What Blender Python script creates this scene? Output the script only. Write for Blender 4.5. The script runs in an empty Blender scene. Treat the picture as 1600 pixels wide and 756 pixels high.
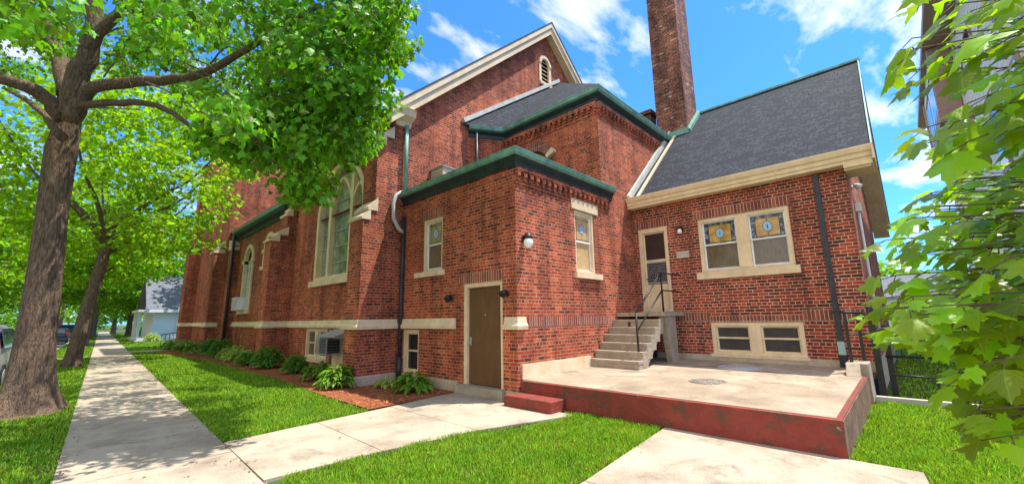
import bpy, bmesh, math, random
import numpy as np
from mathutils import Vector, Matrix
R = math.radians
PI = math.pi
sc = bpy.context.scene
COL = sc.collection

# ------------------------------------------------------------------ camera
YAW, PITCH, ROLL, F, H = R(46.4365), R(10.4719), R(-0.9004), 641.44, 1.55
_f = np.array([math.sin(YAW)*math.cos(PITCH), math.cos(YAW)*math.cos(PITCH), math.sin(PITCH)])
_r0 = np.array([math.cos(YAW), -math.sin(YAW), 0.0]); _u0 = np.cross(_r0, _f)
_r = _r0*math.cos(ROLL)+_u0*math.sin(ROLL); _u = -_r0*math.sin(ROLL)+_u0*math.cos(ROLL)
cam = bpy.data.cameras.new('camera'); co = bpy.data.objects.new('camera', cam); COL.objects.link(co)
cam.sensor_width = 36.0; cam.lens = 36.0*F/1600.0; cam.clip_start = 0.05; cam.clip_end = 3000
co.matrix_world = Matrix(((_r[0], _u[0], -_f[0], 0), (_r[1], _u[1], -_f[1], 0), (_r[2], _u[2], -_f[2], H), (0, 0, 0, 1)))
sc.camera = co
def at(x, y, d):                       # a viewing direction and a distance turned into a point in the world
    v = _f + _r*(x-800)/F - _u*(y-378)/F
    return np.array([0, 0, H]) + v*d

# ------------------------------------------------------------------ light
SUN_DIR = Vector((-0.28, 0.27, -1.0)).normalized()      # direction the light travels
to_sun = -SUN_DIR
elev = math.asin(to_sun.z); azim = math.atan2(to_sun.x, to_sun.y)
sl = bpy.data.lights.new('sun', 'SUN'); so = bpy.data.objects.new('sun', sl); COL.objects.link(so)
sl.energy = 3.7; sl.angle = R(0.5); sl.color = (1.0, 0.95, 0.86)
so.rotation_euler = SUN_DIR.to_track_quat('-Z', 'Y').to_euler(); so.location = (10, -10, 40)
w = bpy.data.worlds.new('World'); sc.world = w; w.use_nodes = True
nt = w.node_tree; N = nt.nodes; L = nt.links
for n in list(N): N.remove(n)
out = N.new('ShaderNodeOutputWorld'); bg = N.new('ShaderNodeBackground'); bg.inputs[1].default_value = 0.15
sky = N.new('ShaderNodeTexSky'); sky.sky_type = 'NISHITA'; sky.sun_disc = False
sky.sun_elevation = elev; sky.sun_rotation = azim; sky.air_density = 1.0; sky.dust_density = 0.6; sky.ozone_density = 2.0
tc = N.new('ShaderNodeTexCoord'); sep = N.new('ShaderNodeSeparateXYZ'); L.new(tc.outputs['Generated'], sep.inputs[0])
zz = N.new('ShaderNodeMath'); zz.operation = 'ADD'; zz.inputs[1].default_value = 0.18; L.new(sep.outputs[2], zz.inputs[0])
zm = N.new('ShaderNodeMath'); zm.operation = 'MAXIMUM'; zm.inputs[1].default_value = 0.05; L.new(zz.outputs[0], zm.inputs[0])
dx = N.new('ShaderNodeMath'); dx.operation = 'DIVIDE'; L.new(sep.outputs[0], dx.inputs[0]); L.new(zm.outputs[0], dx.inputs[1])
dy = N.new('ShaderNodeMath'); dy.operation = 'DIVIDE'; L.new(sep.outputs[1], dy.inputs[0]); L.new(zm.outputs[0], dy.inputs[1])
cb = N.new('ShaderNodeCombineXYZ'); L.new(dx.outputs[0], cb.inputs[0]); L.new(dy.outputs[0], cb.inputs[1])
mp = N.new('ShaderNodeMapping'); mp.inputs['Location'].default_value = (3.1, 1.7, 0); mp.inputs['Rotation'].default_value = (0, 0, R(35)); mp.inputs['Scale'].default_value = (1.0, 1.9, 1)
L.new(cb.outputs[0], mp.inputs[0])
cn = N.new('ShaderNodeTexNoise'); cn.inputs['Scale'].default_value = 2.3; cn.inputs['Detail'].default_value = 9; cn.inputs['Roughness'].default_value = 0.58; cn.inputs['Distortion'].default_value = 0.25
L.new(mp.outputs[0], cn.inputs['Vector'])
cr = N.new('ShaderNodeValToRGB'); cr.color_ramp.elements[0].position = 0.50; cr.color_ramp.elements[1].position = 0.72
bk = N.new('ShaderNodeMapRange'); bk.inputs[1].default_value = -0.12; bk.inputs[2].default_value = -0.55; bk.inputs[3].default_value = 0.0; bk.inputs[4].default_value = 0.22   # unseen cloud bank added on the street side to light the shaded walls
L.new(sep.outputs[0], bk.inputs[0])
hi_ = N.new('ShaderNodeMapRange'); hi_.inputs[1].default_value = 0.76; hi_.inputs[2].default_value = 0.92; hi_.inputs[3].default_value = 0.0; hi_.inputs[4].default_value = 0.12; L.new(sep.outputs[2], hi_.inputs[0])   # extra cloud added overhead, above the view, to whiten the light in shade
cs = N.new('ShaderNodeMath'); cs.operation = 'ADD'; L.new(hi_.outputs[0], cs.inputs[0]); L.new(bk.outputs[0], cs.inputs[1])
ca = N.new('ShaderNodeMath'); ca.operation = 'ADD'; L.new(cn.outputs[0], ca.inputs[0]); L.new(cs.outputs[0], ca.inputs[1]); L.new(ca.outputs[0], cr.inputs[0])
tint = N.new('ShaderNodeMix'); tint.data_type = 'RGBA'; tint.blend_type = 'MULTIPLY'; tint.inputs[0].default_value = 1.0
L.new(sky.outputs[0], tint.inputs[6]); tint.inputs[7].default_value = (0.25, 0.63, 1.2, 1)
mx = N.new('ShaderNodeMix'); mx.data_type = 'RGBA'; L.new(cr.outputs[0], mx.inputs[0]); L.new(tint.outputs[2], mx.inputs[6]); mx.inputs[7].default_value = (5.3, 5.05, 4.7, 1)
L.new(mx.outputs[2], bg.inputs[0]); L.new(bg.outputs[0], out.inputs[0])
sc.view_settings.view_transform = 'Standard'; sc.view_settings.look = 'None'; sc.view_settings.gamma = 1.0; sc.view_settings.use_curve_mapping = False
sc.view_settings.exposure = 1.1
sc.cycles.max_bounces = 6; sc.cycles.diffuse_bounces = 3; sc.cycles.transparent_max_bounces = 8

# ------------------------------------------------------------------ materials
def mat(name, col, rough=0.7, col2=None, nscale=4.0, bump=0.0, bscale=60.0, metal=0.0, spec=0.4, stretch=(1, 1, 1), lo=0.35, hi=0.65, trans=0.0, island=0.0):
    m = bpy.data.materials.new(name); m.use_nodes = True
    t = m.node_tree; n = t.nodes; l = t.links; b = n['Principled BSDF']
    b.inputs['Roughness'].default_value = rough; b.inputs['Metallic'].default_value = metal; b.inputs['Specular IOR Level'].default_value = spec
    b.inputs['Base Color'].default_value = (*col, 1)
    tcn = n.new('ShaderNodeTexCoord'); mpn = n.new('ShaderNodeMapping'); mpn.inputs['Scale'].default_value = stretch; l.new(tcn.outputs['Object'], mpn.inputs[0])
    csock = None
    if col2 is not None:
        no = n.new('ShaderNodeTexNoise'); no.inputs['Scale'].default_value = nscale; no.inputs['Detail'].default_value = 8; no.inputs['Roughness'].default_value = 0.65
        l.new(mpn.outputs[0], no.inputs['Vector'])
        rp = n.new('ShaderNodeValToRGB'); rp.color_ramp.elements[0].position = lo; rp.color_ramp.elements[1].position = hi
        rp.color_ramp.elements[0].color = (*col, 1); rp.color_ramp.elements[1].color = (*col2, 1)
        l.new(no.outputs[0], rp.inputs[0]); csock = rp.outputs[0]
    if island > 0:                       # every leaf its own tint
        g = n.new('ShaderNodeNewGeometry'); hs = n.new('ShaderNodeHueSaturation')
        mr = n.new('ShaderNodeMapRange'); mr.inputs[3].default_value = 1-island; mr.inputs[4].default_value = 1+island; l.new(g.outputs['Random Per Island'], mr.inputs[0])
        l.new(mr.outputs[0], hs.inputs['Value']); 
        mh = n.new('ShaderNodeMapRange'); mh.inputs[3].default_value = 0.475; mh.inputs[4].default_value = 0.515; l.new(g.outputs['Random Per Island'], mh.inputs[0]); l.new(mh.outputs[0], hs.inputs['Hue'])
        if csock: l.new(csock, hs.inputs['Color'])
        else: hs.inputs['Color'].default_value = (*col, 1)
        csock = hs.outputs[0]
    if csock: l.new(csock, b.inputs['Base Color'])
    if bump > 0:
        bn = n.new('ShaderNodeTexNoise'); bn.inputs['Scale'].default_value = bscale; bn.inputs['Detail'].default_value = 6
        l.new(mpn.outputs[0], bn.inputs['Vector'])
        bp = n.new('ShaderNodeBump'); bp.inputs['Strength'].default_value = bump; bp.inputs['Distance'].default_value = 0.05 if bump >= 1 else 0.02
        l.new(bn.outputs[0], bp.inputs['Height']); l.new(bp.outputs[0], b.inputs['Normal'])
    if trans > 0:
        tr = n.new('ShaderNodeBsdfTranslucent'); ms = n.new('ShaderNodeMixShader'); ms.inputs[0].default_value = trans
        if csock:
            gm = n.new('ShaderNodeMix'); gm.data_type = 'RGBA'; gm.blend_type = 'MULTIPLY'; gm.inputs[0].default_value = 1; gm.inputs[7].default_value = (2.0, 1.85, 0.6, 1)
            l.new(csock, gm.inputs[6]); l.new(gm.outputs[2], tr.inputs[0])
        else: tr.inputs[0].default_value = (min(1, col[0]*2.3), min(1, col[1]*1.9), col[2]*0.6, 1)
        l.new(b.outputs[0], ms.inputs[1]); l.new(tr.outputs[0], ms.inputs[2]); l.new(ms.outputs[0], n['Material Output'].inputs[0])
    return m

def brick(name, bw=0.208, rh=0.070, mortar=0.0085, pal=None, mcol=(0.47, 0.27, 0.17), offset=0.5, squash=0.5, sqf=6, soot=0.65, sscale=0.9):
    m = bpy.data.materials.new(name); m.use_nodes = True
    t = m.node_tree; n = t.nodes; l = t.links; b = n['Principled BSDF']; b.inputs['Roughness'].default_value = 0.85; b.inputs['Specular IOR Level'].default_value = 0.25
    uv = n.new('ShaderNodeUVMap'); uv.uv_map = 'UVMap'
    wn = n.new('ShaderNodeTexNoise'); wn.inputs['Scale'].default_value = 7; l.new(uv.outputs[0], wn.inputs['Vector'])
    wa = n.new('ShaderNodeVectorMath'); wa.operation = 'MULTIPLY_ADD'; wa.inputs[1].default_value = (0.012, 0.008, 0); l.new(wn.outputs['Color'], wa.inputs[0]); l.new(uv.outputs[0], wa.inputs[2])
    bt = n.new('ShaderNodeTexBrick'); l.new(wa.outputs[0], bt.inputs['Vector'])
    bt.offset = offset; bt.squash = squash; bt.squash_frequency = sqf
    bt.inputs['Scale'].default_value = 1; bt.inputs['Brick Width'].default_value = bw; bt.inputs['Row Height'].default_value = rh
    bt.inputs['Mortar Size'].default_value = mortar; bt.inputs['Mortar Smooth'].default_value = 0.15
    bt.inputs['Color1'].default_value = (0, 0, 0, 1); bt.inputs['Color2'].default_value = (1, 1, 1, 1); bt.inputs['Mortar'].default_value = (0.5, 0.5, 0.5, 1)
    pal = pal or [(0, (0.115, 0.032, 0.022)), (0.12, (0.23, 0.040, 0.022)), (0.5, (0.41, 0.058, 0.022)), (0.8, (0.48, 0.085, 0.033)), (1, (0.54, 0.135, 0.052))]
    rp = n.new('ShaderNodeValToRGB'); e = rp.color_ramp.elements
    e[0].position, e[0].color = pal[0][0], (*pal[0][1], 1); e[1].position, e[1].color = pal[-1][0], (*pal[-1][1], 1)
    for p, c in pal[1:-1]:
        x = e.new(p); x.color = (*c, 1)
    l.new(bt.outputs['Color'], rp.inputs[0])
    # weathering with its own shape: large blotches of soot and lime bloom
    s = n.new('ShaderNodeTexNoise'); s.inputs['Scale'].default_value = sscale; s.inputs['Detail'].default_value = 10; s.inputs['Roughness'].default_value = 0.7
    tcn = n.new('ShaderNodeTexCoord'); l.new(tcn.outputs['Object'], s.inputs['Vector'])
    sr = n.new('ShaderNodeMapRange'); sr.inputs[1].default_value = 0.35; sr.inputs[2].default_value = 0.7; sr.inputs[3].default_value = 1.15; sr.inputs[4].default_value = 1.15-soot; l.new(s.outputs[0], sr.inputs[0])
    fn = n.new('ShaderNodeTexNoise'); fn.inputs['Scale'].default_value = 45; fn.inputs['Detail'].default_value = 4; l.new(tcn.outputs['Object'], fn.inputs['Vector'])
    fr = n.new('ShaderNodeMapRange'); fr.inputs[1].default_value = 0.3; fr.inputs[2].default_value = 0.7; fr.inputs[3].default_value = 0.78; fr.inputs[4].default_value = 1.22; l.new(fn.outputs[0], fr.inputs[0])
    stm = n.new('ShaderNodeMapping'); stm.inputs['Scale'].default_value = (3.0, 3.0, 0.28); l.new(tcn.outputs['Object'], stm.inputs[0])
    stn = n.new('ShaderNodeTexNoise'); stn.inputs['Scale'].default_value = 1.0; stn.inputs['Detail'].default_value = 8; stn.inputs['Roughness'].default_value = 0.65; l.new(stm.outputs[0], stn.inputs['Vector'])
    stx = n.new('ShaderNodeMapRange'); stx.inputs[1].default_value = 0.42; stx.inputs[2].default_value = 0.68; stx.inputs[3].default_value = 1.15; stx.inputs[4].default_value = 0.58; l.new(stn.outputs[0], stx.inputs[0])
    m0 = n.new('ShaderNodeMath'); m0.operation = 'MULTIPLY'; l.new(sr.outputs[0], m0.inputs[0]); l.new(stx.outputs[0], m0.inputs[1])
    mm = n.new('ShaderNodeMath'); mm.operation = 'MULTIPLY'; l.new(m0.outputs[0], mm.inputs[0]); l.new(fr.outputs[0], mm.inputs[1])
    mix = n.new('ShaderNodeMix'); mix.data_type = 'RGBA'; l.new(bt.outputs['Fac'], mix.inputs[0]); l.new(rp.outputs[0], mix.inputs[6]); mix.inputs[7].default_value = (*mcol, 1)
    mul = n.new('ShaderNodeVectorMath'); mul.operation = 'SCALE'; l.new(mix.outputs[2], mul.inputs[0]); l.new(mm.outputs[0], mul.inputs['Scale'])
    l.new(mul.outputs[0], b.inputs['Base Color'])
    bp = n.new('ShaderNodeBump'); bp.invert = True; bp.inputs['Strength'].default_value = 0.6; bp.inputs['Distance'].default_value = 0.008
    ad = n.new('ShaderNodeMath'); ad.operation = 'MULTIPLY_ADD'; ad.inputs[1].default_value = -0.35; l.new(fn.outputs[0], ad.inputs[0]); l.new(bt.outputs['Fac'], ad.inputs[2])
    l.new(ad.outputs[0], bp.inputs['Height']); l.new(bp.outputs[0], b.inputs['Normal'])
    return m

def shingle(name, c1, c2, c3):
    m = bpy.data.materials.new(name); m.use_nodes = True
    t = m.node_tree; n = t.nodes; l = t.links; b = n['Principled BSDF']; b.inputs['Roughness'].default_value = 0.9; b.inputs['Specular IOR Level'].default_value = 0.2
    uv = n.new('ShaderNodeUVMap'); uv.uv_map = 'UVMap'
    bt = n.new('ShaderNodeTexBrick'); l.new(uv.outputs[0], bt.inputs['Vector']); bt.offset = 0.37; bt.squash = 0.6; bt.squash_frequency = 3
    bt.inputs['Scale'].default_value = 1; bt.inputs['Brick Width'].default_value = 0.20; bt.inputs['Row Height'].default_value = 0.115; bt.inputs['Mortar Size'].default_value = 0.015
    bt.inputs['Color1'].default_value = (0, 0, 0, 1); bt.inputs['Color2'].default_value = (1, 1, 1, 1); bt.inputs['Mortar'].default_value = (0, 0, 0, 1)
    rp = n.new('ShaderNodeValToRGB'); e = rp.color_ramp.elements; e[0].color = (*c1, 1); e[1].color = (*c3, 1); x = e.new(0.5); x.color = (*c2, 1)
    l.new(bt.outputs['Color'], rp.inputs[0])
    fn = n.new('ShaderNodeTexNoise'); fn.inputs['Scale'].default_value = 14; fn.inputs['Detail'].default_value = 6; l.new(uv.outputs[0], fn.inputs['Vector'])
    fr = n.new('ShaderNodeMapRange'); fr.inputs[3].default_value = 0.7; fr.inputs[4].default_value = 1.3; l.new(fn.outputs[0], fr.inputs[0])
    mul = n.new('ShaderNodeVectorMath'); mul.operation = 'SCALE'; l.new(rp.outputs[0], mul.inputs[0]); l.new(fr.outputs[0], mul.inputs['Scale']); l.new(mul.outputs[0], b.inputs['Base Color'])
    bp = n.new('ShaderNodeBump'); bp.invert = True; bp.inputs['Strength'].default_value = 0.8; bp.inputs['Distance'].default_value = 0.01; l.new(bt.outputs['Fac'], bp.inputs['Height']); l.new(bp.outputs[0], b.inputs['Normal'])
    return m

M = {}
M['brick'] = brick('church brick')
M['brick_w'] = brick('wing brick', mortar=0.0092, mcol=(0.58, 0.36, 0.25), pal=[(0, (0.085, 0.028, 0.022)), (0.3, (0.19, 0.034, 0.021)), (0.6, (0.34, 0.042, 0.021)), (1, (0.42, 0.066, 0.030))], soot=0.6, rh=0.0725, bw=0.215)
M['soldier'] = brick('upright brick', bw=0.074, rh=0.232, offset=0.0, squash=1.0, mcol=(0.46, 0.34, 0.26), pal=[(0, (0.17, 0.045, 0.032)), (0.5, (0.25, 0.068, 0.042)), (1, (0.33, 0.10, 0.06))], soot=0.3)
M['chimney'] = brick('chimney brick', mcol=(0.40, 0.26, 0.19), pal=[(0, (0.055, 0.028, 0.025)), (0.3, (0.15, 0.042, 0.028)), (0.75, (0.27, 0.075, 0.042)), (0.92, (0.34, 0.12, 0.08)), (1, (0.52, 0.36, 0.30))], soot=0.85, sscale=2.2)
M['stone'] = mat('cream limestone', (0.66, 0.50, 0.31), 0.85, (0.76, 0.61, 0.41), 3, 0.25, 50)
M['cream'] = mat('cream paint', (0.70, 0.53, 0.32), 0.55, (0.78, 0.62, 0.41), 2.5)
M['green'] = mat('patina copper', (0.12, 0.29, 0.225), 0.55, (0.19, 0.40, 0.32), 3.5, spec=0.5)
M['dkgreen'] = mat('dark green paint', (0.012, 0.026, 0.028), 0.5, (0.022, 0.042, 0.044), 4)
M['shingle'] = shingle('asphalt shingle', (0.024, 0.028, 0.037), (0.037, 0.043, 0.056), (0.055, 0.063, 0.080))
M['flash'] = mat('aged flashing', (0.42, 0.46, 0.42), 0.55, (0.62, 0.62, 0.55), 5)
M['black'] = mat('black iron', (0.013, 0.014, 0.017), 0.45, (0.028, 0.026, 0.026), 12)
M['dspout'] = mat('dark downspout paint', (0.022, 0.025, 0.034), 0.45, (0.04, 0.042, 0.05), 8)
M['turq'] = mat('faded turquoise boot', (0.30, 0.46, 0.44), 0.6, (0.38, 0.52, 0.50), 9)
M['door'] = mat('brown door paint', (0.125, 0.058, 0.025), 0.42, (0.15, 0.07, 0.03), 2.0, 0.05, 80)
M['conc'] = mat('sidewalk concrete', (0.25, 0.195, 0.138), 0.9, (0.43, 0.36, 0.265), 1.1, 0.3, 90, lo=0.30, hi=0.56)
M['conc2'] = mat('terrace concrete', (0.25, 0.185, 0.122), 0.9, (0.41, 0.33, 0.235), 0.9, 0.3, 80, lo=0.33, hi=0.60)
M['concstep'] = mat('stair concrete', (0.29, 0.235, 0.17), 0.9, (0.43, 0.36, 0.27), 3, 0.3, 60)
M['found'] = mat('foundation render', (0.42, 0.335, 0.23), 0.9, (0.54, 0.45, 0.33), 2.5, 0.3, 40)
M['seam'] = mat('joint dirt', (0.045, 0.038, 0.03), 1.0)
M['soil'] = mat('lawn soil', (0.035, 0.060, 0.012), 1.0, (0.06, 0.10, 0.02), 3)
M['dirt'] = mat('bare soil', (0.085, 0.050, 0.030), 1.0, (0.20, 0.125, 0.075), 7, 1.0, 30)
M['asph'] = mat('asphalt', (0.15, 0.145, 0.145), 0.95, (0.20, 0.195, 0.195), 2.0, 0.3, 120)
M['kerbst'] = mat('kerb concrete', (0.40, 0.36, 0.31), 0.9, (0.5, 0.45, 0.4), 3)
M['white'] = mat('white paint', (0.78, 0.78, 0.78), 0.6, (0.72, 0.73, 0.75), 3)
M['glassdark'] = mat('dark window glass', (0.022, 0.022, 0.024), 0.06, spec=0.6)
M['curtain'] = mat('curtained glass', (0.115, 0.085, 0.055), 0.10, (0.175, 0.135, 0.09), 9, stretch=(4, 4, 0.7), spec=0.6)
M['screen'] = mat('window screen', (0.030, 0.028, 0.028), 0.5, (0.055, 0.05, 0.045), 5)
M['amber'] = mat('amber stained glass', (0.36, 0.19, 0.035), 0.12, (0.62, 0.40, 0.13), 5, spec=0.5)
M['blueg'] = mat('blue stained glass', (0.22, 0.42, 0.66), 0.15, (0.36, 0.56, 0.74), 30)
M['navy'] = mat('navy border glass', (0.045, 0.060, 0.085), 0.10, (0.36, 0.42, 0.42), 11, lo=0.48, hi=0.66)
M['lead'] = mat('lead came', (0.045, 0.045, 0.05), 0.5)
M['stained'] = mat('leaded green glass', (0.13, 0.17, 0.11), 0.07, (0.46, 0.50, 0.36), 2.4, spec=0.7, stretch=(1.4, 1.4, 0.8), lo=0.4, hi=0.72)  # colours raised to stand in for trees reflected in the panes
M['globe'] = mat('opal lamp globe', (0.88, 0.88, 0.85), 0.25)
M['grey'] = mat('galvanised grey', (0.33, 0.34, 0.36), 0.45, (0.42, 0.43, 0.44), 6, metal=0.2)
M['manhole'] = mat('cast iron cover', (0.07, 0.060, 0.050), 0.7, (0.36, 0.31, 0.25), 22, 0.4, 30)
M['paleplate'] = mat('pale concrete lid', (0.40, 0.38, 0.36), 0.8, (0.50, 0.47, 0.43), 12)
M['siding'] = mat('cream siding', (0.94, 0.76, 0.54), 0.7, (0.95, 0.81, 0.62), 2)
M['trimbr'] = mat('mauve brown trim', (0.36, 0.22, 0.18), 0.6, (0.42, 0.27, 0.22), 3)
M['whitesid'] = mat('pale blue white siding', (0.74, 0.79, 0.85), 0.7, (0.79, 0.83, 0.88), 2)
M['greyroof'] = shingle('grey house shingle', (0.13, 0.135, 0.16), (0.17, 0.18, 0.21), (0.21, 0.22, 0.25))
M['bark'] = mat('grey brown bark', (0.085, 0.050, 0.030), 0.95, (0.30, 0.20, 0.13), 5, 1.0, 11, stretch=(7.5, 7.5, 1.3), lo=0.36, hi=0.64)
M['leaf'] = mat('maple leaf', (0.115, 0.29, 0.014), 0.45, trans=0.46, island=0.6, spec=0.3)
M['leaf2'] = mat('yellow green maple leaf', (0.19, 0.36, 0.012), 0.45, trans=0.52, island=0.38, spec=0.3)  # lighter and yellower than the nearest maple's leaf
M['leafd'] = mat('distant tree leaf', (0.14, 0.29, 0.022), 0.6, trans=0.5, island=0.45, spec=0.2)
M['leafn'] = mat('young maple leaf', (0.215, 0.385, 0.010), 0.34, trans=0.5, island=0.5, spec=0.45)
def veins(m):
    t = m.node_tree; n = t.nodes; l = t.links; b = n['Principled BSDF']; src = b.inputs['Base Color'].links[0].from_socket
    uv = n.new('ShaderNodeUVMap'); uv.uv_map = 'UVMap'; sp = n.new('ShaderNodeSeparateXYZ'); l.new(uv.outputs[0], sp.inputs[0])
    def mt(op, a, b_=None):
        k = n.new('ShaderNodeMath'); k.operation = op
        for i, q in enumerate((a, b_)):
            if q is None: continue
            if isinstance(q, (int, float)): k.inputs[i].default_value = q
            else: l.new(q, k.inputs[i])
        return k.outputs[0]
    ax = mt('ABSOLUTE', sp.outputs[0]); mid = mt('LESS_THAN', ax, 0.014)
    lat = mt('LESS_THAN', mt('FRACT', mt('MULTIPLY', mt('SUBTRACT', sp.outputs[1], mt('MULTIPLY', ax, 0.95)), 7.0)), 0.10)
    lobe = mt('LESS_THAN', mt('ABSOLUTE', mt('SUBTRACT', mt('SUBTRACT', sp.outputs[1], 0.05), mt('MULTIPLY', ax, 0.80))), 0.014)
    v = mt('MAXIMUM', mt('MAXIMUM', mid, lobe), mt('MULTIPLY', lat, 0.45))
    mx_ = n.new('ShaderNodeMix'); mx_.data_type = 'RGBA'; mx_.blend_type = 'MIX'; l.new(mt('MULTIPLY', v, 0.55), mx_.inputs[0]); l.new(src, mx_.inputs[6]); mx_.inputs[7].default_value = (0.34, 0.46, 0.08, 1)
    l.new(mx_.outputs[2], b.inputs['Base Color'])
    bp = n.new('ShaderNodeBump'); bp.inputs['Strength'].default_value = 0.5; bp.inputs['Distance'].default_value = 0.003; bp.invert = True; l.new(v, bp.inputs['Height']); l.new(bp.outputs[0], b.inputs['Normal'])
veins(M['leafn'])
M['litter'] = mat('fallen leaf litter', (0.22, 0.12, 0.04), 0.9, island=0.7)
M['twig'] = mat('maple twig', (0.11, 0.075, 0.045), 0.8, (0.16, 0.11, 0.07), 10)
M['grass'] = mat('grass blade', (0.12, 0.30, 0.014), 0.55, (0.26, 0.38, 0.03), 2.2, lo=.3, hi=.7, trans=0.35, island=0.75, spec=0.25)
M['hosta'] = mat('hosta leaf', (0.13, 0.28, 0.022), 0.42, trans=0.30, island=0.30, spec=0.4)
M['hostay'] = mat('variegated hosta leaf', (0.30, 0.42, 0.07), 0.42, trans=0.30, island=0.35, spec=0.4)
M['fern'] = mat('dark shrub leaf', (0.10, 0.25, 0.026), 0.5, trans=0.30, island=0.35)
M['mulch'] = mat('red brown mulch', (0.19, 0.058, 0.020), 1.0, (0.46, 0.155, 0.058), 26, 1.0, 55)
M['chip'] = mat('mulch chip', (0.42, 0.135, 0.05), 0.95, island=0.55)
M['silver'] = mat('silver car paint', (0.52, 0.55, 0.60), 0.22, metal=0.4, spec=0.6)
M['navycar'] = mat('dark blue car paint', (0.02, 0.025, 0.05), 0.2, spec=0.6)
M['redcar'] = mat('red car paint', (0.25, 0.025, 0.02), 0.25, spec=0.6)
M['tyre'] = mat('tyre rubber', (0.015, 0.015, 0.016), 0.85)
M['tail'] = mat('red tail lamp', (0.42, 0.012, 0.015), 0.2)
M['carglass'] = mat('car glass', (0.05, 0.07, 0.085), 0.05, spec=0.8)
M['bingreen'] = mat('green plastic bin', (0.02, 0.13, 0.08), 0.5)
M['housebr'] = mat('tan house wall', (0.45, 0.33, 0.27), 0.8, (0.5, 0.38, 0.31), 3)

def redpaint():
    m = mat('worn red paint', (0.20, 0.030, 0.020), 0.7, (0.28, 0.046, 0.032), 4, 0.4, 24)
    t = m.node_tree; n = t.nodes; l = t.links; b = n['Principled BSDF']
    src = b.inputs['Base Color'].links[0].from_socket
    tcn = n.new('ShaderNodeTexCoord'); mpn = n.new('ShaderNodeMapping'); mpn.inputs['Scale'].default_value = (1, 1, 1.6); l.new(tcn.outputs['Object'], mpn.inputs[0])
    no = n.new('ShaderNodeTexNoise'); no.inputs['Scale'].default_value = 3.2; no.inputs['Detail'].default_value = 10; no.inputs['Roughness'].default_value = 0.72; l.new(mpn.outputs[0], no.inputs['Vector'])
    r1 = n.new('ShaderNodeValToRGB'); r1.color_ramp.elements[0].position = 0.50; r1.color_ramp.elements[1].position = 0.58; l.new(no.outputs[0], r1.inputs[0])
    m1 = n.new('ShaderNodeMix'); m1.data_type = 'RGBA'; l.new(r1.outputs[0], m1.inputs[0]); l.new(src, m1.inputs[6]); m1.inputs[7].default_value = (0.115, 0.050, 0.030, 1)
    n2 = n.new('ShaderNodeTexNoise'); n2.inputs['Scale'].default_value = 9; n2.inputs['Detail'].default_value = 8; n2.inputs['Roughness'].default_value = 0.7; l.new(mpn.outputs[0], n2.inputs['Vector'])
    r2 = n.new('ShaderNodeValToRGB'); r2.color_ramp.elements[0].position = 0.66; r2.color_ramp.elements[1].position = 0.69; l.new(n2.outputs[0], r2.inputs[0])
    m2 = n.new('ShaderNodeMix'); m2.data_type = 'RGBA'; l.new(r2.outputs[0], m2.inputs[0]); l.new(m1.outputs[2], m2.inputs[6]); m2.inputs[7].default_value = (0.44, 0.33, 0.26, 1)
    l.new(m2.outputs[2], b.inputs['Base Color'])
    return m
M['red'] = redpaint()
def weathered(m, amt=.3, st=(2.6, 2.6, 1.1)):       # runs of dirt and fading on painted trim
    t = m.node_tree; n = t.nodes; l = t.links; b = n['Principled BSDF']; src = b.inputs['Base Color'].links[0].from_socket
    tcn = n.new('ShaderNodeTexCoord'); mpn = n.new('ShaderNodeMapping'); mpn.inputs['Scale'].default_value = st; l.new(tcn.outputs['Object'], mpn.inputs[0])
    no = n.new('ShaderNodeTexNoise'); no.inputs['Scale'].default_value = 1.6; no.inputs['Detail'].default_value = 9; no.inputs['Roughness'].default_value = 0.7; l.new(mpn.outputs[0], no.inputs['Vector'])
    gr = n.new('ShaderNodeMapRange'); gr.inputs[1].default_value = .4; gr.inputs[2].default_value = .7; gr.inputs[3].default_value = 1+amt*.4; gr.inputs[4].default_value = 1-amt; l.new(no.outputs[0], gr.inputs[0])
    mu = n.new('ShaderNodeVectorMath'); mu.operation = 'SCALE'; l.new(src, mu.inputs[0]); l.new(gr.outputs[0], mu.inputs['Scale']); l.new(mu.outputs[0], b.inputs['Base Color'])
for k_, a_ in (('stone', .16), ('cream', .16), ('green', .4), ('dkgreen', .4), ('door', .22), ('white', .2), ('dspout', .4)): weathered(M[k_], a_)
M['redbrown'] = mat('weathered brown render', (0.13, 0.062, 0.038), 0.9, (0.24, 0.15, 0.10), 3.5, 0.5, 25)
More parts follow.
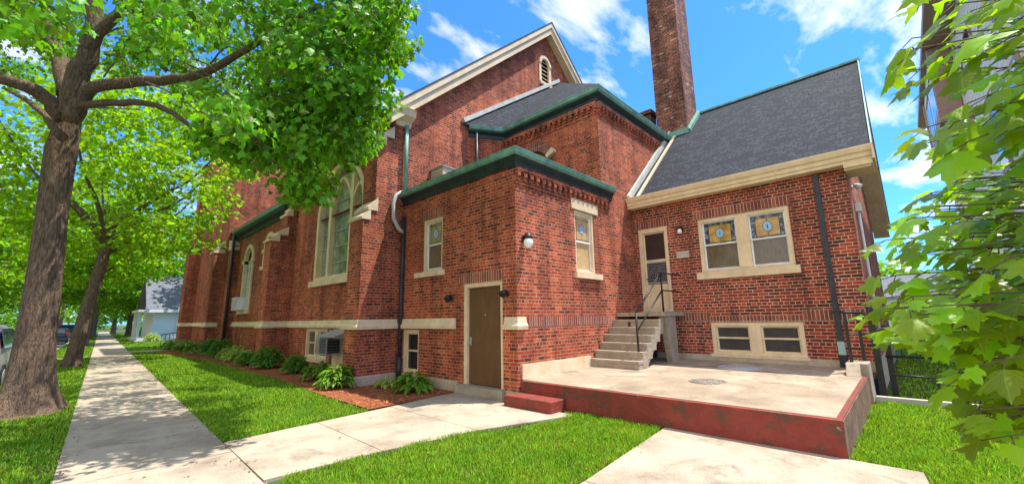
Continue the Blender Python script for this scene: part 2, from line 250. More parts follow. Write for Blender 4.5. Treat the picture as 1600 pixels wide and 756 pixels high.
def stained(m, dark, th=(0.56, 0.70), sc_=1.5, st=(1, 1, 1)):      # dark water stains, grit and hairline cracks in a slab
    t = m.node_tree; n = t.nodes; l = t.links; b = n['Principled BSDF']; src = b.inputs['Base Color'].links[0].from_socket
    tcn = n.new('ShaderNodeTexCoord'); no = n.new('ShaderNodeTexNoise'); no.inputs['Scale'].default_value = sc_; no.inputs['Detail'].default_value = 9; no.inputs['Roughness'].default_value = 0.7; no.inputs['Distortion'].default_value = 0.6
    l.new(tcn.outputs['Object'], no.inputs['Vector'])
    r1 = n.new('ShaderNodeValToRGB'); r1.color_ramp.elements[0].position = th[0]; r1.color_ramp.elements[1].position = th[1]; r1.color_ramp.elements[1].color = (.75, .75, .75, 1); l.new(no.outputs[0], r1.inputs[0])
    m1 = n.new('ShaderNodeMix'); m1.data_type = 'RGBA'; l.new(r1.outputs[0], m1.inputs[0]); l.new(src, m1.inputs[6]); m1.inputs[7].default_value = (*dark, 1)
    g = n.new('ShaderNodeTexNoise'); g.inputs['Scale'].default_value = 70; g.inputs['Detail'].default_value = 3; l.new(tcn.outputs['Object'], g.inputs['Vector'])
    gr = n.new('ShaderNodeMapRange'); gr.inputs[1].default_value = .3; gr.inputs[2].default_value = .7; gr.inputs[3].default_value = .82; gr.inputs[4].default_value = 1.15; l.new(g.outputs[0], gr.inputs[0])
    mu = n.new('ShaderNodeVectorMath'); mu.operation = 'SCALE'; l.new(m1.outputs[2], mu.inputs[0]); l.new(gr.outputs[0], mu.inputs['Scale']); l.new(mu.outputs[0], b.inputs['Base Color'])
stained(M['conc'], (0.13, 0.095, 0.068)); stained(M['conc2'], (0.15, 0.108, 0.072), th=(0.50, 0.68), sc_=1.1); stained(M['concstep'], (0.12, 0.09, 0.06), sc_=3); stained(M['found'], (0.17, 0.12, 0.08), sc_=3)
M['door_screen'] = mat('brown screen mesh', (0.026, 0.014, 0.011), 0.45, (0.042, 0.024, 0.018), 6)
M['paleglass'] = mat('pale leaded glass', (0.26, 0.22, 0.12), 0.10, (0.40, 0.33, 0.17), 12, spec=0.5)
M['tanglass'] = mat('tan curtained glass', (0.50, 0.33, 0.15), 0.12, (0.62, 0.44, 0.22), 8, spec=0.5)

# ------------------------------------------------------------------ mesh helpers
class MB:
    def __init__(s): s.v = []; s.f = []; s.m = []; s.sm = []
    def face(s, pts, n=None, mi=0, smooth=False):
        pts = [tuple(float(c) for c in p) for p in pts]
        if n is not None:
            a = Vector((0, 0, 0)); q = [Vector(p) for p in pts]
            for i in range(len(q)): a += q[i].cross(q[(i+1) % len(q)])
            if a.dot(Vector(n)) < 0: pts.reverse()
        b = len(s.v); s.v += pts; s.f.append(tuple(range(b, b+len(pts)))); s.m.append(mi); s.sm.append(smooth)
    def box(s, x0, x1, y0, y1, z0, z1, mi=0):
        s.hexa([(x0, y0), (x1, y0), (x1, y1), (x0, y1)], z0, z1, mi)
    def hexa(s, q, z0, z1, mi=0):        # prism over a 2D polygon (ccw); z may be lists
        k = len(q); Z0 = z0 if isinstance(z0, (list, tuple)) else [z0]*k; Z1 = z1 if isinstance(z1, (list, tuple)) else [z1]*k
        ar = sum(q[i][0]*q[(i+1) % k][1]-q[(i+1) % k][0]*q[i][1] for i in range(k))
        if ar < 0: q = q[::-1]; Z0 = list(Z0)[::-1]; Z1 = list(Z1)[::-1]
        b = len(s.v); s.v += [(q[i][0], q[i][1], Z0[i]) for i in range(k)]+[(q[i][0], q[i][1], Z1[i]) for i in range(k)]
        fs = [tuple(b+i for i in range(k))[::-1], tuple(b+k+i for i in range(k))]+[(b+i, b+(i+1) % k, b+k+(i+1) % k, b+k+i) for i in range(k)]
        s.f += fs; s.m += [mi]*len(fs); s.sm += [False]*len(fs)
    def extrude(s, pts, vec, mi=0):      # planar 3D polygon swept by a vector
        p = [Vector(a) for a in pts]; v = Vector(vec); k = len(p)
        a = Vector((0, 0, 0))
        for i in range(k): a += p[i].cross(p[(i+1) % k])
        if a.dot(v) > 0: p.reverse()
        b = len(s.v); s.v += [tuple(x) for x in p]+[tuple(x+v) for x in p]
        fs = [tuple(b+i for i in range(k)), tuple(b+k+i for i in range(k))[::-1]]+[(b+(i+1) % k, b+i, b+k+i, b+k+(i+1) % k) for i in range(k)]
        s.f += fs; s.m += [mi]*len(fs); s.sm += [False]*len(fs)
    def tube(s, path, rad, n=8, mi=0, caps=True, jit=0.0, rnd=None):
        P = [Vector(p) for p in path]; rr = rad if isinstance(rad, (list, tuple)) else [rad]*len(P); b = len(s.v); up = None
        for i, p in enumerate(P):
            d = (P[min(i+1, len(P)-1)]-P[max(i-1, 0)]).normalized()
            if up is None:
                up = Vector((0, 0, 1)) if abs(d.z) < 0.9 else Vector((1, 0, 0))
            a = (up-d*up.dot(d)).normalized(); c = d.cross(a); up = a
            for k in range(n):
                t = 2*PI*k/n; r = rr[i]*(1+(rnd.uniform(-jit, jit) if rnd else 0)); s.v.append(tuple(p+a*math.cos(t)*r+c*math.sin(t)*r))
        for i in range(len(P)-1):
            for k in range(n):
                s.f.append((b+i*n+k, b+i*n+(k+1) % n, b+(i+1)*n+(k+1) % n, b+(i+1)*n+k)); s.m.append(mi); s.sm.append(True)
        if caps:
            s.f.append(tuple(b+k for k in range(n))[::-1]); s.f.append(tuple(b+(len(P)-1)*n+k for k in range(n))); s.m += [mi]*2; s.sm += [False]*2
    def bar(s, a, b_, w, h=None, mi=0):   # rectangular bar
        a = Vector(a); c = Vector(b_); d = (c-a).normalized(); up = Vector((0, 0, 1)) if abs(d.z) < 0.95 else Vector((1, 0, 0))
        x = d.cross(up).normalized(); y = x.cross(d); h = h or w
        q = [a+x*sx*w/2+y*sy*h/2 for sx, sy in ((-1, -1), (1, -1), (1, 1), (-1, 1))]
        s.extrude(q, c-a, mi)
    def lathe(s, prof, c=(0, 0, 0), n=16, mi=0):
        b = len(s.v)
        for r, z in prof:
            for k in range(n): s.v.append((c[0]+r*math.cos(2*PI*k/n), c[1]+r*math.sin(2*PI*k/n), c[2]+z))
        for i in range(len(prof)-1):
            for k in range(n):
                s.f.append((b+i*n+k, b+i*n+(k+1) % n, b+(i+1)*n+(k+1) % n, b+(i+1)*n+k)); s.m.append(mi); s.sm.append(True)
    def sweep(s, path, prof, side=1, mi=0, closed_prof=True):   # path 2D, profile (outward, z); outward = side * right of travel
        P = [Vector((p[0], p[1])) for p in path]; k = len(prof); b = len(s.v)
        for i, p in enumerate(P):
            ns = []
            for j in (i-1, i):
                if 0 <= j < len(P)-1:
                    d = (P[j+1]-P[j]).normalized(); ns.append(Vector((d.y, -d.x))*side)
            m = ns[0] if len(ns) == 1 else (ns[0]+ns[1])/(1+ns[0].dot(ns[1]))
            for o, z in prof: s.v.append((p.x+m.x*o, p.y+m.y*o, z))
        for i in range(len(P)-1):
            for j in range(k):
                j2 = (j+1) % k
                f = (b+i*k+j, b+i*k+j2, b+(i+1)*k+j2, b+(i+1)*k+j); s.f.append(f if side > 0 else f[::-1]); s.m.append(mi); s.sm.append(False)
        for i in (0, len(P)-1):
            s.f.append(tuple(b+i*k+j for j in range(k))); s.m.append(mi); s.sm.append(False)
    def build(s, name, mats, parent=None, uvz=None, local=False, label=None):
        me = bpy.data.meshes.new(name); base = Vector((0, 0, 0))
        if parent is not None and not local: base = root_of(parent).location
        V = np.array(s.v, dtype=float).reshape(-1, 3)-np.array(base)
        me.from_pydata(V.tolist(), [], s.f)
        for m in (mats if isinstance(mats, list) else [mats]): me.materials.append(m)
        me.polygons.foreach_set('material_index', s.m); me.polygons.foreach_set('use_smooth', s.sm)
        me.update()
        uvl = me.uv_layers.new(name='UVMap'); vs = me.vertices; W = Vector(base)
        d = np.zeros(len(me.loops)*2)
        for p in me.polygons:
            nn = p.normal; h = math.hypot(nn.x, nn.y)
            if h < 0.02: ux, uy, vx, vy, vz = 1, 0, 0, 1, 0
            else:
                ux, uy = -nn.y/h, nn.x/h; vx, vy, vz = -nn.x*nn.z/h, -nn.y*nn.z/h, h
            for li in p.loop_indices:
                c = vs[me.loops[li].vertex_index].co+W
                d[2*li] = c.x*ux+c.y*uy+50; d[2*li+1] = (c.x*vx+c.y*vy+c.z*vz) - (uvz if uvz is not None else -20)
        uvl.data.foreach_set('uv', d)
        o = bpy.data.objects.new(name, me); COL.objects.link(o)
        if parent is not None: o.parent = parent
        if label: o['label'] = label
        return o
def root_of(o):
    while o.parent: o = o.parent
    return o
def tag(o, label=None, cat=None, group=None, kind=None):
    if label: o['label'] = label
    if cat: o['category'] = cat
    if group: o['group'] = group
    if kind: o['kind'] = kind
    return o
def thing(name, label, cat, loc=(0, 0, 0), rz=0, group=None):
    o = bpy.data.objects.new(name, None); COL.objects.link(o); o.location = loc; o.rotation_euler = (0, 0, rz); o.empty_display_size = 0.2
    return tag(o, label, cat, group)
def dup(root, loc, rz=0, label=None, scale=None):
    def cp(o, par):
        c = o.copy(); COL.objects.link(c)
        if par: c.parent = par
        for ch in o.children: cp(ch, c)
        return c
    r = cp(root, None); r.location = loc; r.rotation_euler = (0, 0, rz)
    if label: r['label'] = label
    if scale: r.scale = (scale, scale, scale)
    return r
def np_mesh(name, V, Fc, k, m, smooth=False, mi=None):   # V (n,3), Fc (m,k)
    me = bpy.data.meshes.new(name); nf = len(Fc)
    me.vertices.add(len(V)); me.vertices.foreach_set('co', np.ascontiguousarray(V, dtype=np.float32).ravel())
    me.loops.add(nf*k); me.loops.foreach_set('vertex_index', np.ascontiguousarray(Fc, dtype=np.int32).ravel())
    me.polygons.add(nf); me.polygons.foreach_set('loop_start', np.arange(0, nf*k, k, dtype=np.int32))
    me.update(calc_edges=True); me.validate()
    for x in (m if isinstance(m, list) else [m]): me.materials.append(x)
    if mi is not None: me.polygons.foreach_set('material_index', np.ascontiguousarray(mi, dtype=np.int32))
    o = bpy.data.objects.new(name, me); COL.objects.link(o)
    return o
class Fr:                                 # local frame of a wall: u along it, d outward, z up
    def __init__(s, o, u, n): s.o = o; s.u = u; s.n = n
    def p(s, u, d, z): return (s.o[0]+s.u[0]*u+s.n[0]*d, s.o[1]+s.u[1]*u+s.n[1]*d, z)
    def box(s, mb, u0, u1, d0, d1, z0, z1, mi=0):
        q = [s.p(a, b, 0)[:2] for a, b in ((u0, d0), (u1, d0), (u1, d1), (u0, d1))]; mb.hexa(q, z0, z1, mi)
    def wall(s, mb, u0, u1, z0, z1, holes=(), depth=0.14, mi=0):
        us = sorted({u0, u1, *[h[0] for h in holes], *[h[1] for h in holes]}); zs = sorted({z0, z1, *[h[2] for h in holes], *[h[3] for h in holes]})
        n3 = (s.n[0], s.n[1], 0)
        for a, b in zip(us, us[1:]):
            for c, d in zip(zs, zs[1:]):
                if any(h[0] <= a and b <= h[1] and h[2] <= c and d <= h[3] for h in holes): continue
                mb.face([s.p(a, 0, c), s.p(b, 0, c), s.p(b, 0, d), s.p(a, 0, d)], n3, mi)
        for h in holes:
            a, b, c, d = h[:4]; U = Vector((s.u[0], s.u[1], 0))
            mb.face([s.p(a, 0, c), s.p(a, -depth, c), s.p(a, -depth, d), s.p(a, 0, d)], U, mi)
            mb.face([s.p(b, 0, c), s.p(b, -depth, c), s.p(b, -depth, d), s.p(b, 0, d)], -U, mi)
            mb.face([s.p(a, 0, c), s.p(b, 0, c), s.p(b, -depth, c), s.p(a, -depth, c)], (0, 0, 1), mi)
            mb.face([s.p(a, 0, d), s.p(b, 0, d), s.p(b, -depth, d), s.p(a, -depth, d)], (0, 0, -1), mi)
rng = random.Random(7)
nr = np.random.default_rng(11)

# leaf shapes: outline points around a centre (x across, y along), unit length
def star(n=7):
    o = {5: [(0, 0), (.5, .25), (.3, .45), (0, 1), (-.3, .45), (-.5, .25)],
         7: [(0, 0), (.33, .1), (.30, .28), (.56, .5), (.25, .6), (0, 1), (-.25, .6), (-.56, .5), (-.30, .28), (-.33, .1)],
         9: [(0, 0.02), (.22, -.02), (.36, .06), (.27, .20), (.40, .26), (.60, .46), (.47, .50), (.42, .60), (.20, .58), (.17, .74), (.08, .80), (0, 1),
             (-.08, .80), (-.17, .74), (-.20, .58), (-.42, .60), (-.47, .50), (-.60, .46), (-.40, .26), (-.27, .20), (-.36, .06), (-.22, -.02)]}[n]
    c = (0, .42)
    pts = [(c[0], c[1], 0.0)]+[(x, y, (-0.10*abs(x)-0.10*y*y)) for x, y in o]
    k = len(o); F_ = [(0, 1+i, 1+(i+1) % k) for i in range(k)]
    return np.array(pts), np.array(F_)
def rot_frames(dirs, nrm):                # columns: x across, y along dirs, z normal
    y = dirs/np.linalg.norm(dirs, axis=1, keepdims=True)
    x = np.cross(y, nrm); x /= np.linalg.norm(x, axis=1, keepdims=True)+1e-9
    z = np.cross(x, y)
    return np.stack([x, y, z], 2)
def leaf_mesh(name, C, D, Nn, size, m, shape=7, curl=0.0):
    T, F_ = star(shape); n = len(C); k = len(T)
    Rm = rot_frames(D, Nn); TT = np.repeat(T[None], n, 0)
    if curl:                              # every leaf folds along its midrib and curls at the tip by its own amount
        a = nr.uniform(.05, 1, (n, 1))*curl; b_ = nr.uniform(-.3, 1, (n, 1))*curl
        TT[:, :, 2] = -a*np.abs(TT[:, :, 0])*1.1-b_*TT[:, :, 1]**2*.7+nr.normal(size=(n, k))*.02*curl
    V = np.einsum('nij,nkj->nki', Rm, TT)*size[:, None, None]+C[:, None, :]
    Fc = (F_[None]+np.arange(n)[:, None, None]*k).reshape(-1, 3)
    o = np_mesh(name, V.reshape(-1, 3), Fc, 3, m)
    if shape == 9:
        uv = np.tile(T[F_.ravel()][:, :2], (n, 1)); o.data.uv_layers.new(name='UVMap').data.foreach_set('uv', np.ascontiguousarray(uv, dtype=np.float32).ravel())
    return o

# ================================================================== GROUND
SL = 0.0313                                # the street runs a little skew to the church
def kx(y): return -0.92+SL*(y-28.6)        # kerb
def sl(y): return 0.03+SL*(y-6.17)         # sidewalk, street side
def sr(y): return 1.47+SL*(y-5.05)         # sidewalk, church side
def sheet(name, poly, z, m, kind='structure'):
    b = MB(); b.face([(x, y, z) for x, y in poly], (0, 0, 1)); return tag(b.build(name, m), kind=kind)
g = MB(); S = 900
g.face([(kx(-S), -S, -0.022), (S, -S, -0.022), (S, S, -0.022), (kx(S), S, -0.022)], (0, 0, 1))
g.face([(kx(-S), -S, -0.022), (kx(S), S, -0.022), (kx(S), S, -0.16), (kx(-S), -S, -0.16)], (-1, 0, 0))
tag(g.build('ground', M['soil']), kind='structure')
b = MB(); b.face([(kx(-S)-7.6, -S, -0.12), (kx(-S)+.05, -S, -0.12), (kx(S)+.05, S, -0.12), (kx(S)-7.6, S, -0.12)], (0, 0, 1)); tag(b.build('street', M['asph']), kind='structure')
b = MB(); b.face([(-S, -S, -0.02), (kx(-S)-7.6, -S, -0.02), (kx(S)-7.6, S, -0.02), (-S, S, -0.02)], (0, 0, 1)); tag(b.build('far_verge_ground', M['soil']), kind='structure')
b = MB(); b.hexa([(kx(-20)-.14, -20), (kx(-20), -20), (kx(160), 160), (kx(160)-.14, 160)], -0.118, 0.004); tag(b.build('kerb', M['kerbst']), kind='structure')
b = MB(); b.hexa([(kx(-20)-7.7, -20), (kx(-20)-7.55, -20), (kx(160)-7.55, 160), (kx(160)-7.7, 160)], -0.118, 0.004); tag(b.build('far_kerb', M['kerbst']), kind='structure')
# sidewalk flags
b = MB(); y = -6.0
rj = random.Random(5)
while y < 120:
    y1 = y+1.52
    dz = [rj.uniform(-.004, .004) for _ in range(4)]
    b.hexa([(sl(y), y+.014), (sr(y), y+.014), (sr(y1), y1-.014), (sl(y1), y1-.014)], -0.05, [0.012+d for d in dz])
    y = y1
sw = tag(b.build('sidewalk', M['conc']), kind='structure')
b = MB(); b.face([(sl(-6)+.01, -6, 0.0), (sr(-6)-.01, -6, 0.0), (sr(120)-.01, 120, 0.0), (sl(120)+.01, 120, 0.0)], (0, 0, 1)); tag(b.build('sidewalk_joint_dirt', M['seam']), kind='structure')
# entry path to the brown door
b = MB()
wk = [[(1.485, 4.86), (2.73, 4.80), (2.78, 6.87), (1.535, 6.72)], [(2.742, 4.80), (4.10, 4.62), (4.12, 7.03), (2.792, 6.87)], [(4.112, 4.62), (5.72, 4.10), (5.72, 7.27), (4.132, 7.03)]]
for q in wk: b.hexa(q, -0.05, 0.010)
tag(b.build('entry_path', M['conc']), kind='structure')
b = MB(); b.face([(1.62, 4.9, -0.004), (5.7, 4.2, -0.004), (5.7, 7.2, -0.004), (1.62, 6.7, -0.004)], (0, 0, 1)); tag(b.build('path_joint_dirt', M['seam']), kind='structure')
b = MB()
for q in [[(1.40, -0.2), (3.60, -0.1), (3.55, 2.47), (1.38, 2.3)], [(3.612, -0.1), (5.90, 0.12), (5.90, 2.71), (3.562, 2.47)]]: b.hexa(q, -0.05, 0.010)
tag(b.build('terrace_path', M['conc']), kind='structure')
# small walks across the parkway and far lawn
for yy, wd, nm in ((28.2, 1.0, 'parkway_path'), (43.5, 1.4, 'parkway_path')):
    b = MB(); b.hexa([(kx(yy), yy), (sl(yy)-.01, yy+.1), (sl(yy+wd)-.01, yy+wd+.1), (kx(yy+wd), yy+wd)], -0.04, 0.008); tag(b.build(nm, M['conc']), kind='structure')
for yy, wd in ((31.6, 1.2), (45.0, 1.4)):
    b = MB(); b.hexa([(sr(yy)+.01, yy), (9, yy), (9, yy+wd), (sr(yy+wd)+.01, yy+wd)], -0.04, 0.008); tag(b.build('side_path', M['conc']), kind='structure')
# mulch bed
mul_edge = [(5.75, 7.22), (3.77, 7.10), (3.80, 9), (4.02, 12.5), (4.0, 16), (4.02, 20.6), (3.65, 25), (3.30, 30), (3.5, 31.5), (5.0, 31.5)]
b = MB(); c0 = (5.2, 15)
b.face([(x, y, 0.012) for x, y in mul_edge+[(5.0, 26), (5.55, 26), (5.55, 9.75), (5.86, 9.7), (5.86, 7.27)]], (0, 0, 1))
tag(b.build('mulch_bed', M['mulch']), kind='structure')
n = 5200
ys = 7.1+(nr.random(n)**1.7)*18; xs = 3.75+nr.random(n)*1.95
keep = (xs > np.interp(ys, [7.1, 9, 12.5, 16, 20.6, 25], [3.80, 3.84, 4.05, 4.03, 4.05, 3.7])) & ~((ys > 9.6) & (xs > 5.5)) & ~((ys > 9.6) & (ys < 10.4) & (xs > 4.6))& ~((xs > 3.77) & (ys < 7.12+.08*(xs-3.77)))
xs, ys = xs[keep], ys[keep]; n = len(xs)
C = np.stack([xs, ys, 0.018+nr.random(n)*0.012], 1); D = nr.normal(size=(n, 3)); D[:, 2] *= .25; Nn = np.tile([0, 0, 1.], (n, 1))+nr.normal(size=(n, 3))*.3
Rm = rot_frames(D, Nn); T = np.array([(-.1, 0, 0), (.1, 0, 0), (.1, 1, 0), (-.1, 1, 0)]); sz = nr.uniform(.03, .075, n)
V = np.einsum('nij,kj->nki', Rm, T)*sz[:, None, None]+C[:, None]
tag(np_mesh('mulch_chips', V.reshape(-1, 3), np.arange(n*4).reshape(-1, 4), 4, M['chip']), 'loose red brown bark chips over the planting bed', 'mulch', kind='stuff')

# grass ----------------------------------------------------------
def inpoly(x, y, P):
    r = np.zeros(len(x), bool); k = len(P)
    for i in range(k):
        x0, y0 = P[i]; x1, y1 = P[(i+1) % k]
        c = ((y0 > y) != (y1 > y)) & (x < (x1-x0)*(y-y0)/((y1-y0) if y1 != y0 else 1e-9)+x0); r ^= c
    return r
def grass(name, poly, dens, label, hgt=(0.026, 0.068), wid=0.0075, fall=None):
    P = np.array(poly); lo = P.min(0); hi = P.max(0); n = int(dens*np.prod(hi-lo))
    x = lo[0]+nr.random(n)*(hi[0]-lo[0]); y = lo[1]+nr.random(n)*(hi[1]-lo[1])
    k = inpoly(x, y, poly)
    dist = np.hypot(x, y); wf = np.maximum(1.0, dist/6.0)
    k &= nr.random(n) < np.minimum(1, (6.0/np.maximum(dist, 6.0))**1.6)
    clump = .5+.5*np.sin(x*5.1+np.sin(y*3.3)*2)*np.sin(y*4.7+np.sin(x*2.9)*2)
    k &= nr.random(n) < .55+.45*clump
    for (bx, by, rr_) in ((-.43, 12.0, .95), (.10, 23.4, .8), (.55, 45, .9)): k &= (((x-bx)/.58)**2+(y-by)**2 > (rr_*.95)**2) | (nr.random(n) < .06)
    x, y, wf, clump = x[k], y[k], wf[k], clump[k]; n = len(x); x = x+nr.normal(size=n)*.022; y = y+nr.normal(size=n)*.022
    a = nr.random(n)*2*PI; h = nr.uniform(*hgt, n)*(.75+.5*clump); w_ = wid*wf*nr.uniform(.7, 1.3, n)
    ln = nr.uniform(.1, .75, n)*h*1.1; la = nr.random(n)*2*PI
    dx_, dy_ = np.cos(a)*w_/2, np.sin(a)*w_/2; z0 = -0.02
    V = np.zeros((n, 4, 3)); V[:, 0] = np.stack([x-dx_, y-dy_, np.full(n, z0)], 1); V[:, 1] = np.stack([x+dx_, y+dy_, np.full(n, z0)], 1)
    mx_, my_ = x+np.cos(la)*ln*.35, y+np.sin(la)*ln*.35
    V[:, 2] = np.stack([mx_+dx_*.8, my_+dy_*.8, z0+h*.62], 1); V[:, 3] = np.stack([mx_-dx_*.8, my_-dy_*.8, z0+h*.62], 1)
    tip = np.stack([x+np.cos(la)*ln, y+np.sin(la)*ln, z0+h], 1)
    VV = np.concatenate([V.reshape(-1, 3), tip]); i4 = np.arange(n)*4
    Fc = np.concatenate([np.stack([i4, i4+1, i4+2], 1), np.stack([i4, i4+2, i4+3], 1), np.stack([i4+3, i4+2, 4*n+np.arange(n)], 1)])
    return tag(np_mesh(name, VV, Fc, 3, M['grass']), label, 'grass', kind='stuff')
L1 = [(1.64, 4.82), (2.73, 4.80), (3.5, 4.78), (4.15, 4.55), (4.7, 4.25), (5.3, 4.12), (5.7, 4.25), (5.88, 4.38), (5.88, 2.74), (5.0, 2.62), (3.5, 2.50), (1.45, 2.32)]
grass('lawn_grass', L1, 9500, 'bright lawn patch between the two concrete paths in front of the terrace')
L2 = [(1.52, 6.78), (2.8, 6.93), (3.74, 7.06), (3.78, 9), (4.0, 12.5), (3.98, 16), (4.0, 20.6), (3.63, 25), (3.27, 30), (2.9, 31.4), (2.35, 31.4)]
grass('lawn_grass', L2, 8000, 'long narrow lawn between the sidewalk and the mulch bed')
L4 = [(5.93, .66), (9.6, .66), (9.95, .5), (9.95, -4.0), (3.3, -3.5), (3.5, -.15), (5.93, .08)]
grass('lawn_grass', L4, 9500, 'sunny lawn beside the red terrace under the young maple')
L3 = [(kx(3), 3), (sl(3)-.01, 3), (sl(80)-.01, 80), (kx(80), 80)]
grass('parkway_grass', L3, 5000, 'grass strip between the kerb and the sidewalk')
L5 = [(sr(33), 33), (9, 33), (9, 90), (sr(90), 90)]
grass('lawn_grass', L5, 2600, 'far lawns beyond the church on the right of the sidewalk', hgt=(.05, .09), wid=.008)
L6 = [(10.3, .5), (30, .5), (30, -6), (10.3, -6)]
grass('lawn_grass', L6, 1500, 'grass behind the low gate between the church and the cream house', wid=.01)

n = 900
ys = 3+nr.random(n)**1.5*26; sd = nr.random(n) < .5
xs = np.where(sd, 0.03+SL*(ys-6.17)+np.abs(nr.normal(size=n))*.10-.04, 1.47+SL*(ys-5.05)-np.abs(nr.normal(size=n))*.08+.03)
k2 = nr.random(n) < .35; xs = np.where(k2, nr.uniform(-.8, 6, n), xs); ys = np.where(k2, nr.uniform(2.3, 9, n), ys)
kk = ~((xs > 5.3) & (ys < 5.6)); xs, ys = xs[kk], ys[kk]; n = len(xs)
onp = (xs > 0.03+SL*(ys-6.17)) & (xs < 1.47+SL*(ys-5.05))
C = np.stack([xs, ys, np.where(onp, .022, .03)+nr.random(n)*.006], 1); D = nr.normal(size=(n, 3)); D[:, 2] *= .1; Nn = np.tile([0, 0, 1.], (n, 1))+nr.normal(size=(n, 3))*.25
tag(leaf_mesh('leaf_litter', C, D, Nn, nr.uniform(.012, .035, n), M['litter'], 5, curl=.4), 'small dry leaves and seed husks along the paving edges', 'leaf litter', kind='stuff')

# ================================================================== CHURCH
CH = thing('church', 'red brick church with green cornices, tall chimney, slate grey roofs and a low flat annex', 'church', (7.0, 10.0, 0))
def part(mb, name, m, parent=None, **k): return mb.build(name, m, parent or CH, **k)
AX, AY, AYE = 5.88, 5.48, 9.70
WX, WY = 10.87, 0.59
CX = 9.25
fA = Fr((AX, 0), (0, 1), (-1, 0))          # annex, street face  (u = Y)
fB = Fr((0, AY), (1, 0), (0, -1))          # annex + chancel, side face (u = X)
fW = Fr((WX, 0), (0, 1), (-1, 0))          # wing, street face
fG = Fr((0, WY), (1, 0), (0, -1))          # wing gable end
fC = Fr((CX, 0), (0, 1), (-1, 0))          # chancel, street face
fN = Fr((5.6, 0), (0, 1), (-1, 0))         # nave, street face
fE = Fr((0, AYE), (1, 0), (0, -1))         # nave end gable

# --- annex walls
b = MB()
fA.wall(b, AY, AYE, 0, 4.70, [(5.88, 7.10, 0.17, 2.31), (7.90, 8.71, 2.70, 4.03), (8.80, 9.52, .25, 1.30)], .16)
fB.wall(b, AX, CX, 0, 4.70, [(7.93, 8.78, 2.57, 4.09)], .14)
b.face([(AX, AY, 4.72), (CX, AY, 4.72), (CX, AYE, 4.72), (AX, AYE, 4.72)], (0, 0, 1))
part(b, 'annex_wall', M['brick'])
b = MB(); fA.box(b, 7.26, AYE, 0, .025, 0, .235); part(b, 'foundation', M['found'])
b = MB(); fA.box(b, AY+.02, 5.79, 0, .025, 0, .19); part(b, 'foundation', M['found'])
b = MB(); fA.box(b, 5.80, 7.25, -.13, .12, 0, .185); part(b, 'door_step', M['concstep'])
# belt course with a sloped lip
belt = [(0, 1.33), (.075, 1.33), (.085, 1.40), (.045, 1.46), (.03, 1.57), (0, 1.57)]
for pth in ([(AX, AYE), (AX, 7.36)], [(AX, 5.80), (AX, AY), (6.10, AY)]): b = MB(); b.sweep(pth, belt); part(b, 'belt_course', M['stone'])
for q in ((5.97, 7.10, .035, .405, .675), (7.106, 8.30, .033, .42, .672)): b = MB(); fB.box(b, q[0], q[1], 0, *q[2:]); part(b, 'base_stone', M['stone'])
b = MB(); fB.box(b, 6.18, 9.45, -.05, .006, 1.37, 1.575); part(b, 'soldier_course', M['soldier'], uvz=1.37)
def soldier(fr, u0, u1, z0, z1, prot=.005):
    b = MB(); fr.box(b, u0, u1, -.05, prot, z0, z1); part(b, 'lintel', M['soldier'], uvz=z0)
soldier(fA, 5.85, 7.30, 2.312, 2.53); soldier(fA, 7.84, 8.80, 4.032, 4.25); 
# --- brown door
b = MB()
fA.box(b, 7.00, 7.10, -.15, -.02, .187, 2.31); fA.box(b, 5.88, 5.97, -.15, -.03, .187, 2.31); fA.box(b, 5.97, 7.00, -.15, -.02, 2.215, 2.31)
part(b, 'door_frame', M['cream'])
b = MB(); fA.box(b, 5.972, 6.998, -.14, -.085, .20, 2.213); dr = part(b, 'door', M['door'], label='plain brown steel door of the annex')
b = MB(); fA.box(b, 6.915, 6.965, -.085, -.075, .98, 1.16, 0); b.tube([fA.p(6.94, -.075, 1.03), fA.p(6.94, -.02, 1.03)], .022, 8); fA.box(b, 6.85, 6.955, -.03, -.012, 1.018, 1.042); part(b, 'door_handle', M['grey'], dr)
b = MB()
for z in (.42, 1.15, 1.95): b = MB(); fA.box(b, 5.972, 5.99, -.09, -.07, z, z+.1); part(b, 'hinge', M['grey'], dr)
b = MB(); b.tube([fA.p(6.48, -.086, 1.62), fA.p(6.48, -.076, 1.62)], .012, 8); part(b, 'peephole', M['white'], dr)

